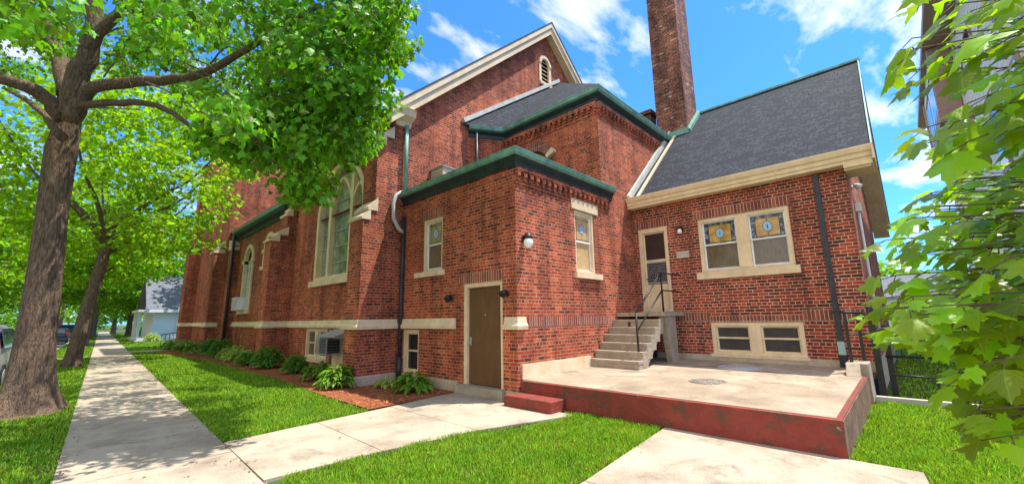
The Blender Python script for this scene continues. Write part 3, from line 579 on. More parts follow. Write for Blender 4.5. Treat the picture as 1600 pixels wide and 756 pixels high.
# --- windows
def double_hung(fr, u0, u1, z0, z1, d=-.13, frw=.075, sill=None, upper='stained', lower='curtain', fm='cream', mid=None, field='amber'):
    """one opening: frame > sash, panes, sill; several lights when mid lists mullion spans"""
    b = MB()
    fr.box(b, u0, u0+frw, d, d+.10, z0, z1); fr.box(b, u1-frw, u1, d, d+.10, z0, z1); fr.box(b, u0+frw, u1-frw, d, d+.10, z1-frw, z1); fr.box(b, u0+frw, u1-frw, d, d+.10, z0, z0+frw*.7)
    spans = [(u0+frw, u1-frw)]
    if mid:
        spans = []; a = u0+frw
        for m0, m1 in mid:
            fr.box(b, m0, m1, d, d+.11, z0+frw*.7, z1-frw); spans.append((a, m0)); a = m1
        spans.append((a, u1-frw))
    wo = part(b, 'window', M[fm])
    if sill:
        s = MB(); fr.box(s, sill[0], sill[1], d, sill[4] if len(sill) > 4 else .07, sill[2], sill[3]); part(s, 'sill', M['stone'], wo)
    for a, c in spans:
        zb = z0+frw*.7; zt = z1-frw; zm = (zb+zt)/2+.02; sw_ = .038
        s = MB()
        for q0, q1, dd in ((zm-.02, zt, d+.055), (zb, zm+.02, d+.03)):
            fr.box(s, a, a+sw_, d+.01, dd, q0, q1); fr.box(s, c-sw_, c, d+.01, dd, q0, q1); fr.box(s, a+sw_, c-sw_, d+.01, dd, q1-sw_, q1); fr.box(s, a+sw_, c-sw_, d+.01, dd, q0, q0+sw_)
        part(s, 'sash', M['white'] if fm != 'cream' or upper == 'stained' else M['cream'], wo)
        g = MB(); A, B = a+sw_, c-sw_
        mats = [M[lower], M[field], M['blueg'], M['navy'] if field == 'amber' else M[field], M['lead']]
        fr.box(g, A, B, d+.008, d+.016, zb+sw_, zm-.02, 0)
        if upper == 'stained':
            fr.box(g, A, B, d+.014, d+.022, zm+.02, zt-sw_, 3)
            W_, H_ = B-A, zt-sw_-zm-.02; iu0, iu1 = A+.14*W_, B-.14*W_; iz0, iz1 = zm+.02+.06*H_, zt-sw_-.13*H_
            fr.box(g, iu0, iu1, d+.022, d+.026, iz0, iz1, 1)
            uc, zc = (iu0+iu1)/2, iz0+.52*(iz1-iz0); ra = min(.105, .18*W_)
            for rad, mi, dd in ((ra*1.12, 4, d+.028), (ra, 2, d+.031)):
                g.face([fr.p(uc+rad*math.cos(t*PI/8)*.92, dd, zc+rad*1.12*math.sin(t*PI/8)) for t in range(0, 16, 2)], (fr.n[0], fr.n[1], 0), mi)
            fr.box(g, uc-.005, uc+.005, d+.026, d+.0275, iz0, iz1, 4)
            fr.box(g, uc-.012, uc+.012, d+.031, d+.0335, zc-ra*.55, zc+ra*.45, 3)
            for uu in (iu0, iu1): fr.box(g, uu-.006, uu+.006, d+.022, d+.028, zm+.02, zt-sw_, 4)
            for zq in (iz0, iz1): fr.box(g, A, B, d+.022, d+.0285, zq-.006, zq+.006, 4)
        else: fr.box(g, A, B, d+.014, d+.022, zm+.02, zt-sw_, 0)
        part(g, 'pane', mats, wo)
    return wo
double_hung(fA, 7.90, 8.71, 2.70, 4.03, sill=(7.80, 8.98, 2.575, 2.70, .07), upper='stained', field='paleglass')
double_hung(fA, 8.80, 9.52, .25, 1.30, upper='glassdark', lower='glassdark')
wb = double_hung(fB, 7.93, 8.78, 2.57, 4.09, sill=(7.84, 8.95, 2.44, 2.57, .08), upper='stained', lower='tanglass', field='tanglass')
b = MB(); fB.box(b, 7.80, 8.94, -.05, .03, 4.09, 4.34); part(b, 'stone_lintel', M['stone'])

# --- annex cornice and gutter
frieze = [(0, 4.62), (.03, 4.62), (.04, 4.72), (.11, 4.80), (.12, 4.83), (0, 4.83)]
gut = [(.02, 4.83), (.13, 4.83), (.18, 4.86), (.195, 4.93), (.205, 4.945), (.205, 4.955), (.02, 4.955)]
pA = [(AX, AYE), (AX, AY), (9.70, AY)]
b = MB(); b.sweep(pA, frieze); part(b, 'cornice', M['dkgreen'])
b = MB(); b.sweep(pA, gut); part(b, 'gutter', M['green'])
b = MB(); b.hexa([(AX, AY), (CX-.01, AY), (CX-.01, AYE), (AX, AYE)], 4.70, [4.945, 5.0, 5.0, 4.945]); part(b, 'annex_roof', M['dspout'])
def corbels(fr, u0, u1, zt, mi='brick'):
    b = MB(); fr.box(b, u0, u1, -.02, .085, zt-.10, zt); u = u0
    while u < u1-.1:
        fr.box(b, u, u+.10, -.02, .080, zt-.19, zt-.102); fr.box(b, u+.025, u+.075, -.02, .06, zt-.27, zt-.192); u += .20
    fr.box(b, u0, u1, -.02, .02, zt-.36, zt-.30)
    part(b, 'corbel_course', M['brick'])
corbels(fB, AX, 9.45, 4.615)

# --- chancel
b = MB()
b.face([(CX, AY, 4.5), (CX, AY, 7.5), (CX, 9.05, 7.5), (CX, 9.05, 4.5)], (-1, 0, 0))
fB.wall(b, CX, 14.6, 0, 4.70); b.face([(CX, AY, 4.70), (14.6, AY, 4.70), (14.6, AY, 7.5), (CX, AY, 7.5)], (0, -1, 0))
b.face([(CX, 9.05, 4.5), (8.2, AYE, 4.5), (8.2, AYE, 7.5), (CX, 9.05, 7.5)], (-1, -1, 0))
part(b, 'chancel_wall', M['brick'])
pC = [(8.2, AYE), (CX, 9.05), (CX, AY), (14.1, AY)]
fz = [(0, 7.40), (.03, 7.40), (.04, 7.50), (.13, 7.58), (.14, 7.61), (0, 7.61)]
gz = [(.02, 7.61), (.15, 7.61), (.20, 7.64), (.22, 7.72), (.23, 7.735), (.23, 7.75), (.02, 7.75)]
b = MB(); b.sweep(pC, fz); part(b, 'cornice', M['dkgreen'])
b = MB(); b.sweep(pC, gz); part(b, 'gutter', M['green'])
corbels(fB, CX, 14.1, 7.39); corbels(fC, AY, 9.05, 7.39)
P = (13.3, AYE-.02, 11.55); e0, e1, e2, e3 = (7.9, AYE-.02, 7.76), (9.05, 9.0, 7.76), (9.05, 5.27, 7.76), (18.6, 5.27, 7.76)
b = MB(); b.face([e0, e1, P], (-1, -1, 1)); b.face([e1, e2, P], (-1, 0, 1)); b.face([e2, e3, P], (0, -1, 1)); b.face([e3, (18.9, AYE, 7.76), P], (1, 0, 1)); part(b, 'chancel_roof', M['shingle'])
b = MB(); b.bar((7.95, AYE-.05, 7.88), (13.25, AYE-.05, 11.62), .10, .14); part(b, 'flashing', M['flash'])
# brick relieving arch that shows above the annex roof
b = MB(); s = MB()
uc, zc, r0, r1 = 7.75, 5.95, .62, .92
k = 12
for i in range(k):
    t0, t1 = PI*(.14+.72*i/k), PI*(.14+.72*(i+1)/k)
    q = [fC.p(uc+r*math.cos(t), 0, zc+r*math.sin(t)) for r, t in ((r0, t0), (r1, t0), (r1, t1), (r0, t1))]
    if 1 <= i < k-1: b.extrude(q, (-.10, 0, 0))
    else: s = MB(); s.extrude(q, (-.14, 0, 0)); part(s, 'arch_stone', M['stone'])
part(b, 'window_arch', M['soldier'])

# --- nave: end gable
b = MB()
apx, apz, ex0, ex1, ez = 12.5, 13.55, 5.6, 19.4, 7.3
lo = (12.09, 12.60, 11.10, 11.95)
z_at = lambda x: ez+(apz-ez)*(1-abs(x-apx)/(apx-ex0))
b.face([(ex0, AYE, 0), (ex1, AYE, 0), (ex1, AYE, ez), (ex0, AYE, ez)], (0, -1, 0))
xs_ = [ex0, 11.9, lo[0], lo[1], 12.8, ex1]
for a, c in zip(xs_, xs_[1:]):
    pts = [(a, AYE, ez)]+[(c, AYE, ez)]+[(c, AYE, z_at(c))]+([(apx, AYE, apz)] if a < apx < c else [])+([(a, AYE, z_at(a))])
    if (a, c) == (lo[0], lo[1]):
        b.face([(a, AYE, ez), (c, AYE, ez), (c, AYE, lo[2]), (a, AYE, lo[2])], (0, -1, 0))
        arch = [((a+c)/2+(c-a)/2*math.cos(t), AYE, lo[3]+(c-a)/2*math.sin(t)) for t in [PI*i/10 for i in range(11)]]
        b.face([(c, AYE, z_at(c)), (apx, AYE, apz)]+[(a, AYE, z_at(a))]+arch[::-1], (0, -1, 0))
    else: b.face(pts, (0, -1, 0))
part(b, 'gable_wall', M['brick'])
b = MB(); c_, hw = (lo[0]+lo[1])/2, (lo[1]-lo[0])/2
def ring(mb, fr, uc, zs, r0, r1, d0, d1, t0=0, t1=PI, k=14, mi=0):
    for i in range(k):
        a, c = t0+(t1-t0)*i/k, t0+(t1-t0)*(i+1)/k
        q = [fr.p(uc+r*math.cos(t), d0, zs+r*math.sin(t)) for r, t in ((r0, a), (r1, a), (r1, c), (r0, c))]
        mb.extrude(q, (fr.n[0]*(d1-d0), fr.n[1]*(d1-d0), 0), mi)
ring(b, fE, c_, lo[3], hw, hw+.13, -.05, .07); fE.box(b, lo[0]-.12, lo[1]+.12, -.1, .09, lo[2]-.12, lo[2]); fE.box(b, lo[0]-.13, lo[0], -.05, .04, lo[2], lo[3]); fE.box(b, lo[1], lo[1]+.13, -.05, .04, lo[2], lo[3])
lv = part(b, 'louvre_frame', M['cream'])
b = MB(); fE.box(b, lo[0], lo[1], -.16, -.14, lo[2], lo[3]+hw); part(b, 'louvre_back', M['black'], lv)
b = MB()
for i in range(6):
    z = lo[2]+.05+i*.18; hw2 = hw if z < lo[3] else math.sqrt(max(.01, hw*hw-(z-lo[3])**2))
    b.extrude([fE.p(c_-hw2, -.02, z), fE.p(c_-hw2, -.12, z+.10), fE.p(c_-hw2, -.12, z+.13), fE.p(c_-hw2, -.02, z+.03)], (2*hw2, 0, 0))
part(b, 'louvre_slats', M['cream'], lv)
# rake boards
def rake(x0, z0, x1, z1, yf, yb, h1, name='rake_board', m='cream', top='green', dw=.14):
    b = MB(); b.extrude([(x0, yf, z0), (x1, yf, z1), (x1, yf, z1-h1), (x0, yf, z0-h1)], (0, .09, 0))
    b.extrude([(x0, yf-.05, z0+.004), (x1, yf-.05, z1+.004), (x1, yf-.05, z1-h1*.42), (x0, yf-.05, z0-h1*.42)], (0, .05, 0))
    b.extrude([(x0, yf+.09, z0-h1+.05), (x1, yf+.09, z1-h1+.05), (x1, yf+.09, z1-h1+.002), (x0, yf+.09, z0-h1+.002)], (0, yb-yf-.09, 0)); part(b, name, M[m])
    b = MB(); b.extrude([(x0, yf-.07, z0+.008), (x1, yf-.07, z1+.008), (x1, yf-.07, z1+.06), (x0, yf-.07, z0+.06)], (0, dw, 0)); part(b, 'drip_edge', M[top])
sl_ = (apz-ez)/(apx-ex0)
rake(5.25, ez+.30-.35*sl_, apx, apz+.30, AYE-.30, AYE, .50, top='dkgreen'); rake(19.75, ez+.30-.35*sl_, apx, apz+.30, AYE-.30, AYE, .50, top='dkgreen')
b = MB()
for sx in (-1, 1):
    xe = apx+sx*7.35
    b.extrude([(xe, AYE-.26, apz+.30-7.35*sl_), (apx, AYE-.26, apz+.30), (apx, AYE-.26, apz+.20), (xe, AYE-.26, apz+.20-7.35*sl_)], (0, 8.2, 0))
part(b, 'nave_roof', M['shingle'])
# nave box gutter with a return on the gable
ng = [(0, 6.92), (.06, 6.92), (.10, 7.05), (.30, 7.16), (.34, 7.34), (.36, 7.36), (0, 7.36)]
b = MB(); b.sweep([(5.6, 17.55), (5.6, AYE), (6.0, AYE)], ng); part(b, 'gutter', M['cream'])

# --- nave street wall, first bay with the great window
GW = (11.35, 14.85, 2.90, 6.95)            # y0 y1 z0 spring..top
b = MB(); gm = (GW[0]+GW[1])/2; gr = (GW[1]-GW[0])/2; gs = 5.05
BW = (11.85, 15.0, .35, 1.30)
us = [AYE, GW[0], GW[1], 17.5]
fN.wall(b, AYE, 17.6, 0, 2.0, [(12.12, 13.02, .08, 1.30), (13.50, 15.30, .35, 1.30)], .2)
fN.wall(b, AYE, 17.6, 2.0, gs, [(GW[0], GW[1], GW[2], gs)], .25)
fN.wall(b, AYE, GW[0], gs, 7.3); fN.wall(b, GW[1], 17.6, gs, 7.3)
arc = [fN.p(gm+gr*math.cos(PI*i/16), 0, gs+gr*math.sin(PI*i/16)) for i in range(17)]
b.face([fN.p(GW[0], 0, 7.3), fN.p(GW[1], 0, 7.3)]+arc, (-1, 0, 0))
fN.wall(b, 17.6, 26.2, 0, 6.1, [(19.55, 20.75, 4.0, 5.25), (22.6, 23.9, 2.1, 5.1), (20.2, 21.3, .3, 1.2)], .25)
b.face([(5.6, 17.62, 6), (12.5, 17.62, 6), (12.5, 17.62, 13.5), (5.6, 17.62, 7.3)], (0, 1, 0))
part(b, 'nave_wall', M['brick'])
# buttresses
def buttress(y0, y1, x0, steps, name='buttress', dirx=True):
    b = MB(); cps = []
    z0 = 0
    for xf, zt, xn in steps:              # front x, top of that stage, next front x
        b.box(xf, 5.62, y0, y1, z0, zt); z0 = zt
        w1 = (xn-xf)*.5
        c1 = MB(); c1.extrude([(xf-.06, y0-.03, zt), (xf-.06, y0-.03, zt+.07), (xf+w1+.03, y0-.03, zt+.30), (xf+w1+.03, y0-.03, zt)], (0, y1-y0+.06, 0)); cps.append(c1)
        b.box(xf+w1+.02, xn, y0, y1, zt, zt+.26)
        c2 = MB(); c2.extrude([(xf+w1-.05, y0-.035, zt+.26), (xf+w1-.05, y0-.035, zt+.34), (xn+.06, y0-.035, zt+.62), (xn+.06, y0-.035, zt+.26)], (0, y1-y0+.07, 0)); cps.append(c2)
    bo = part(b, name, M['brick'])
    for c in cps: part(c, 'coping', M['stone'], bo)
    return bo
buttress(AYE-.004, 10.42, 4.74, [(4.74, 4.08, 5.05), (5.05, 6.22, 5.45), ])
b = MB(); b.box(5.42, 5.62, AYE-.003, 10.40, 6.2, 7.2); part(b, 'buttress_head', M['brick'])
buttress(17.0, 17.75, 4.74, [(4.74, 4.55, 5.25), (5.25, 5.6, 5.55)])
# belt + foundation for nave
for pth in ([(5.6, 26.0), (5.6, 17.76)], [(5.6, 17.0), (5.6, 10.43)], [(5.6, 17.75), (4.74, 17.75), (4.74, 17.0), (5.6, 17.0)], [(5.6, 10.42), (4.74, 10.42), (4.74, AYE), (AX-.09, AYE)]):
    b = MB(); b.sweep(pth, belt); part(b, 'belt_course', M['stone'])
for pth in ([(5.6, 10.42), (4.74, 10.42), (4.74, AYE), (AX-.03, AYE)], [(5.6, 26.0), (5.6, 17.76)]):
    b = MB(); b.sweep(pth, [(0, 0), (.035, 0), (.035, .215), (0, .24)]); part(b, 'foundation', M['found'])
# great window
b = MB()
def arched_frame(b, fr, uc, r, zb, zs, t, d0, d1):
    ring(b, fr, uc, zs, r-t, r, d0, d1, k=20); fr.box(b, uc-r, uc-r+t, d0, d1, zb, zs); fr.box(b, uc+r-t, uc+r, d0, d1, zb, zs)
arched_frame(b, fN, gm, gr+.02, GW[2], gs, .17, -.18, .04)
lights = [(11.52, 12.22), (12.40, 13.80), (13.98, 14.68)]
for m0, m1 in ((12.22, 12.40), (13.80, 13.98)): fN.box(b, m0, m1, -.2, .0, GW[2], 6.2)
for a, c in lights:                        # pointed heads
    cc = (a+c)/2; r_ = c-a
    for side in (0, 1):
        ctr = a if side == 0 else c; t0, t1 = (0, PI/3) if side == 0 else (PI*2/3, PI)
        ring(b, fN, ctr, 5.0 if r_ > 1 else 5.15, r_, r_+.10, -.17, -.02, t0, t1, 8)
fN.box(b, GW[0], GW[1], -.2, .05, GW[2]-.002, GW[2]+.10)
gw = part(b, 'tracery_window', M['cream'])
b = MB(); fN.box(b, GW[0]-.25, GW[1]+.25, -.2, .11, 2.70, 2.90); part(b, 'sill', M['stone'], gw)
b = MB(); gl = [fN.p(gm+(gr-.1)*math.cos(PI*i/20), -.16, gs+(gr-.1)*math.sin(PI*i/20)) for i in range(21)]
b.face([fN.p(GW[0]+.1, -.16, GW[2]+.05)]+gl[::-1]+[fN.p(GW[1]-.1, -.16, GW[2]+.05)], (-1, 0, 0)); part(b, 'pane', M['stained'], gw)
b = MB()
for a, c in lights:
    for z in (3.42, 3.95, 4.48, 5.0, 5.5): fN.box(b, a, c, -.158, -.125, z, z+.035)
    for i in range(1, 3):
        u_ = a+(c-a)*i/3; fN.box(b, u_-.008, u_+.008, -.158, -.15, GW[2]+.1, 6.0)
part(b, 'glazing_bars', M['grey'], gw)
# basement: pair of casements, cream board panel
double_hung(fN, 13.50, 15.30, .35, 1.30, d=-.12, mid=[(14.30, 14.50)], upper='curtain', lower='curtain', sill=(13.42, 15.38, .23, .35, .06), fm='cream')
b = MB(); fN.box(b, 12.12, 13.02, -.19, .02, .10, 1.298); fN.box(b, 12.90, 12.98, .02, .035, .12, 1.28); part(b, 'board_panel', M['cream'])
# second bay: low aisle with two arched windows
ag = [(0, 5.85), (.05, 5.85), (.08, 6.0), (.26, 6.1), (.30, 6.24), (0, 6.24)]
b = MB(); b.sweep([(5.6, 26.0), (5.6, 17.8)], ag); part(b, 'gutter', M['dkgreen'])
b = MB(); b.sweep([(5.6, 26.0), (5.6, 17.8)], [(.02, 6.24), (.31, 6.24), (.34, 6.36), (.02, 6.36)]); part(b, 'drip_edge', M['green'])
b = MB(); b.extrude([(5.28, 17.66, 6.37), (12.5, 17.66, 13.3), (19.7, 17.66, 6.37), (19.7, 17.66, 6.0), (5.5, 17.66, 6.2)], (0, 8.34, 0)); part(b, 'aisle_roof', M['shingle'])
for (uc, r_, zb, zs, nm) in ((20.15, .60, 4.0, 4.75, 'a'), (23.25, .65, 2.1, 4.55, 'b')):
    b = MB(); arched_frame(b, fN, uc, r_+.14, zb, zs, .2, -.1, .06)
    fN.box(b, uc-r_-.14-.12, uc-r_+.06, -.1, .10, zs-.14, zs+.02); fN.box(b, uc+r_-.06, uc+r_+.26, -.1, .10, zs-.14, zs+.02)
    wo = part(b, 'arched_window', M['stone'])
    s = MB(); fN.box(s, uc-r_-.25, uc+r_+.25, -.1, .12, zb-.16, zb); part(s, 'sill', M['stone'], wo)
    s = MB(); s.face([fN.p(uc-r_, -.2, zb)]+[fN.p(uc+r_*math.cos(PI-PI*i/14), -.2, zs+r_*math.sin(PI*i/14)) for i in range(15)]+[fN.p(uc+r_, -.2, zb)], (-1, 0, 0)); part(s, 'pane', M['stained'], wo)
    s = MB(); fN.box(s, uc-.04, uc+.04, -.2, -.12, zb, zs+r_*.9); fN.box(s, uc-r_, uc+r_, -.2, -.13, zs-.05, zs+.02); fN.box(s, uc-r_+.05, uc-r_+.12, -.2, -.12, zb, zs); fN.box(s, uc+r_-.12, uc+r_-.05, -.2, -.12, zb, zs); part(s, 'sash', M['white'], wo)
double_hung(fN, 20.2, 21.3, .3, 1.2, d=-.2, upper='curtain', lower='curtain')
# --- tower
b = MB()
b.box(5.15, 12, 26.0, 34.0, 0, 14.0)
part(b, 'tower_wall', M['brick'])
def tower_buttress(x0, x1, y0, y1, zt, cap):
    b = MB(); b.box(x0, x1, y0, y1, 0, zt); bo = part(b, 'buttress', M['brick'])
    if cap == 'x':
        for k_ in (0, 1): s = MB(); s.extrude([(x0-.05+k_*.18, y0-.03, zt+k_*.24), (x0-.05+k_*.18, y0-.03, zt+.08+k_*.24), (x1, y0-.03, zt+.42+k_*.28), (x1, y0-.03, zt+k_*.24)], (0, y1-y0+.06, 0)); part(s, 'coping', M['stone'], bo)
    else:
        for k_ in (0, 1): s = MB(); s.extrude([(x0-.03, y0-.05+k_*.12, zt+k_*.26), (x0-.03, y0-.05+k_*.12, zt+.2+k_*.26), (x0-.03, y1, zt+.34+k_*.26), (x0-.03, y1, zt+k_*.26)], (x1-x0+.06, 0, 0)); part(s, 'coping', M['stone'], bo)
tower_buttress(5.25, 6.05, 25.35, 26.0, 5.3, 'y'); tower_buttress(4.70, 5.15, 26.3, 27.2, 5.2, 'x'); tower_buttress(4.55, 5.15, 32.9, 33.9, 6.2, 'x')
b = MB(); b.box(4.75, 5.15, 32.9, 33.9, 6.2, 12); part(b, 'buttress_head', M['brick'])
for pth in ([(5.15, 32.9), (5.15, 27.2)], [(5.15, 33.9), (4.55, 33.9), (4.55, 32.9), (5.15, 32.9)], [(5.15, 27.2), (4.70, 27.2), (4.70, 26.3), (5.15, 26.3)]): b = MB(); b.sweep(pth, belt); part(b, 'belt_course', M['stone'])
b = MB(); b.sweep([(4.50, 34.0), (4.50, 26.1), (5.6, 26.1)], [(0, 0), (.06, 0), (.06, .25), (0, .28)]); part(b, 'foundation', M['found'])

# --- chimney
b = MB(); b.box(14.08, 15.27, 4.80, 5.86, 5.0, 16.2); b.box(13.98, 15.37, 4.70, 5.96, 16.2, 16.5); b.box(13.90, 15.45, 4.62, 6.04, 16.5, 16.75)
part(b, 'chimney', M['chimney'])
b = MB(); b.box(14.25, 14.75, 6.15, 6.75, 7.0, 9.15); b.box(14.18, 14.82, 6.08, 6.82, 9.15, 9.3); part(b, 'chimney', M['chimney'], label='short brick flue behind the chancel cornice')

# --- wing
b = MB()
fW.wall(b, WY, AY, .3, 4.72, [(4.50, 5.33, 1.72, 3.96), (1.68, 3.69, 2.60, 3.98), (1.70, 3.60, .62, 1.37)], .14)
RX, RZ = 15.25, 8.95
fG.wall(b, WX, 19.6, .0, 4.72, [(13.2, 14.2, 1.9, 4.1)], .2)
b.face([(WX, WY, 4.72), (19.6, WY, 4.72), (RX, WY, 8.60)], (0, -1, 0))
part(b, 'wing_wall', M['brick_w'])
b = MB(); fW.box(b, WY-.03, AY, 0, .05, .40, .605); fG.box(b, WX-.05, 19.6, 0, .03, 0, .60); part(b, 'foundation', M['found'])
b = MB(); fW.box(b, .60, 1.69, -.05, .006, 1.40, 1.63); fW.box(b, 3.62, 4.45, -.05, .006, 1.40, 1.63); fW.box(b, 1.69, 3.62, -.05, .006, 1.372, 1.52); part(b, 'soldier_course', M['soldier'], uvz=1.40)
def soldw(u0, u1, z0, z1):
    b = MB(); fW.box(b, u0, u1, -.05, .006, z0, z1); part(b, 'lintel', M['soldier'], uvz=z0)
soldw(1.62, 3.76, 3.982, 4.21); soldw(4.42, 5.42, 3.962, 4.17)
# roof: street slope, rear slope
b = MB(); m_ = .90; zr = lambda x: 4.90+m_*(x-10.75)
ye0, ye1 = .09, AY-.02
b.extrude([(10.58, ye0, zr(10.58)), (RX, ye0, zr(RX)), (RX, ye0, zr(RX)-.10), (10.58, ye0, zr(10.58)-.10)], (0, ye1-ye0, 0))
b.extrude([(RX, ye0, zr(RX)), (20.1, ye0, zr(RX)-m_*(20.1-RX)), (20.1, ye0, zr(RX)-m_*(20.1-RX)-.1), (RX, ye0, zr(RX)-.10)], (0, 8.0-ye0, 0))
b.extrude([(13.9, ye1, zr(13.9)), (RX, ye1, zr(RX)), (RX, ye1, zr(RX)-.10), (13.9, ye1, zr(13.9)-.1)], (0, 2.5, 0))
part(b, 'wing_roof', M['shingle'])
b = MB(); b.bar((RX, ye0-.02, zr(RX)+.02), (RX, 4.8, zr(RX)+.02), .16, .07); part(b, 'ridge_cap', M['green'])
b = MB(); b.bar((10.62, AY-.06, zr(10.62)+.10), (14.2, AY-.06, zr(14.2)+.10), .08, .18); part(b, 'flashing', M['flash'])
b = MB(); b.bar((10.6, AY-.28, zr(10.6)+.03), (14.1, AY-.28, zr(14.1)+.03), .08, .05); part(b, 'flashing', M['stone'])
b = MB(); b.bar((13.98, 4.72, zr(13.98)+.06), (15.27, 4.72, zr(15.27)+.06), .14, .14); b.bar((14.02, 4.70, zr(14.02)+.05), (14.02, 5.45, zr(14.02)+.05), .16, .2); part(b, 'flashing', M['green'])
# wing gutter and soffit
b = MB()
b.sweep([(WX, AY-.01), (WX, .12)], [(0, 4.56), (.27, 4.56), (.27, 4.62), (.30, 4.64), (.31, 4.715), (.345, 4.745), (.375, 4.83), (.375, 4.86), (0, 4.86)])
part(b, 'gutter', M['cream'])
b = MB(); b.box(10.585, 11.5, .13, WY, 4.48, 4.557); part(b, 'eave_return', M['cream'])
b = MB(); b.box(10.49, 11.3, .088, .119, 4.55, 4.865); part(b, 'gutter_end', M['cream'])
rake(10.64, zr(10.64)-.006, RX, zr(RX)-.006, .16, WY, .36, top='green', dw=.03); rake(20.1, zr(RX)-m_*(20.1-RX)-.006, RX, zr(RX)-.006, .16, WY, .36, top='green', dw=.03)
# wing windows
double_hung(fW, 1.68, 3.69, 2.60, 3.98, mid=[(2.53, 2.80)], sill=(1.60, 3.80, 2.43, 2.60, .07), upper='stained', frw=.09)
double_hung(fW, 1.70, 3.60, .62, 1.37, mid=[(2.53, 2.77)], upper='screen', lower='screen', frw=.09, d=-.11, sill=(1.66, 3.64, .56, .63, .06))
double_hung(fG, 13.2, 14.2, 1.9, 4.1, d=-.2, upper='glassdark', lower='glassdark', fm='stone')
# wing door
b = MB(); fW.box(b, 5.22, 5.33, -.12, .0, 1.72, 3.96); fW.box(b, 4.50, 4.58, -.12, .0, 1.72, 3.96); fW.box(b, 4.58, 5.22, -.12, .0, 3.84, 3.96); fW.box(b, 4.50, 5.33, -.12, .04, 1.655, 1.72); part(b, 'door_frame', M['stone'])
b = MB(); fW.box(b, 4.582, 5.218, -.11, -.06, 1.722, 3.838); dr = part(b, 'door', M['cream'], label='cream screen door at the head of the concrete stairs')
b = MB(); fW.box(b, 4.625, 5.17, -.062, -.055, 3.08, 3.80); part(b, 'screen', M['door_screen'], dr, label='brown upper insect screen')
b = MB(); fW.box(b, 4.625, 5.17, -.062, -.055, 2.40, 3.0); part(b, 'screen', M['screen'], dr)
b = MB(); rr = random.Random(3)
for i in range(9):
    for j in range(7):
        u_, z_ = 4.67+i*.058, 2.46+j*.075; q = [fW.p(u_+.024*math.cos(t*.9+i+j), -.05, z_+.03*math.sin(t*.9+i)) for t in range(6)]; b.tube(q, .0045, 4)
fW.box(b, 4.64, 5.16, -.056, -.045, 2.98, 3.02); fW.box(b, 4.64, 5.16, -.056, -.045, 2.42, 2.45)
part(b, 'grille', M['grey'], dr)
b = MB(); b.tube([fW.p(5.17, -.06, 2.55), fW.p(5.17, -.02, 2.55)], .02, 8); part(b, 'door_handle', M['black'], dr)
# downspouts
def dspout(pts, r, m, square=False):
    b = MB()
    if square:
        for a, c in zip(pts, pts[1:]): b.bar(a, c, r*2, r*2)
    else: b.tube(pts, r, 10)
    return part(b, 'downspout', M[m])
do = dspout([(WX-.07, 1.10, 4.50), (WX-.07, 1.10, .55)], .048, 'dspout', True)
b = MB(); b.bar((WX-.07, 1.10, .72), (WX-.07, 1.10, .98), .115); part(b, 'boot', M['turq'], do)
b = MB(); b.bar((WX-.07, 1.10, .43), (WX-.07, 1.10, .72), .13); part(b, 'shoe', M['black'], do)
b = MB(); b.bar((WX-.08, 1.10, 1.55), (WX-.08, 1.10, 1.60), .16, .11); part(b, 'strap', M['black'], do)
do = dspout([(5.82, AYE-.14, 4.3), (5.82, AYE-.14, .10)], .05, 'dspout'); b = MB(); b.tube([(5.82, AYE-.14, .02), (5.82, AYE-.14, .62)], .075, 10); b.tube([(5.82, AYE-.14, 1.05), (5.82, AYE-.14, 1.12)], .062, 10); part(b, 'boot', M['dspout'], do)
dspout([(5.82, AYE-.13, 4.86), (5.70, AYE-.13, 4.95), (5.58, AYE-.12, 4.85), (5.50, AYE-.12, 4.6), (5.52, AYE-.12, 4.2), (5.66, AYE-.13, 3.95), (5.80, AYE-.14, 3.85)], .05, 'flash')
dspout([(5.85, AYE-.10, 6.95), (5.85, AYE-.10, 5.05)], .055, 'green')
dspout([(8.35, 9.45, 7.6), (8.35, 9.45, 5.1)], .05, 'dspout')
dspout([(5.28, 25.25, 6.1), (5.28, 25.25, .2)], .07, 'dspout')
# conduit on the gable end
b = MB(); b.tube([(12.3, WY-.04, 3.9), (12.3, WY-.04, 1.2)], .03, 8); b.box(12.2, 12.4, WY-.1, WY, 3.85, 4.05); part(b, 'conduit', M['white'])

# ================================================================== THINGS AT THE CHURCH
def zt(x): return .40+.014*(x-5.9)
T_ = thing('terrace', 'raised concrete terrace with worn red painted edge beside the lawn', 'terrace', (8, 3, 0))
b = MB()
b.hexa([(5.9, .70), (10.90, .70), (10.90, 5.45), (5.9, 5.45)], -.05, [zt(5.9)-.006, zt(10.9)-.006, zt(10.9)-.006, zt(5.9)-.006]); b.build('edge_wall', M['red'], T_)
b = MB(); b.hexa([(5.93, .692), (10.88, .692), (10.88, .702), (5.93, .702)], -.02, [zt(5.9)-.02, zt(10.9)-.02, zt(10.9)-.02, zt(5.9)-.02]); b.build('side_face', M['redbrown'], T_, label='brown weathered side of the terrace with faded paint')
b = MB(); b.hexa([(5.99, .76), (10.82, .76), (10.82, 5.445), (5.99, 5.445)], [zt(5.9)-.1]*4, [zt(5.99), zt(10.82), zt(10.82), zt(5.99)]); b.build('slab', M['conc2'], T_)
def manhole(name, label, x, y, r, rim):
    t = thing(name, label, 'manhole cover', (x, y, zt(x)), 0, 'covers set in the terrace slab')
    b = MB(); b.lathe([(r, -.02), (r, .010), (r*.9, .012), (r*.9, -.02)], n=28); b.build('rim', M[rim[0]], t, local=True)
    b = MB(); b.lathe([(r*.89, -.02), (r*.89, .005), (0.001, .007)], n=28)
    for i in range(-3, 4):
        hh = math.sqrt(max(0, (r*.82)**2-(i*r*.24)**2)); b.box(-hh, hh, i*r*.24-.012, i*r*.24+.012, .004, .012)
    b.build('lid', M[rim[1]], t, local=True)
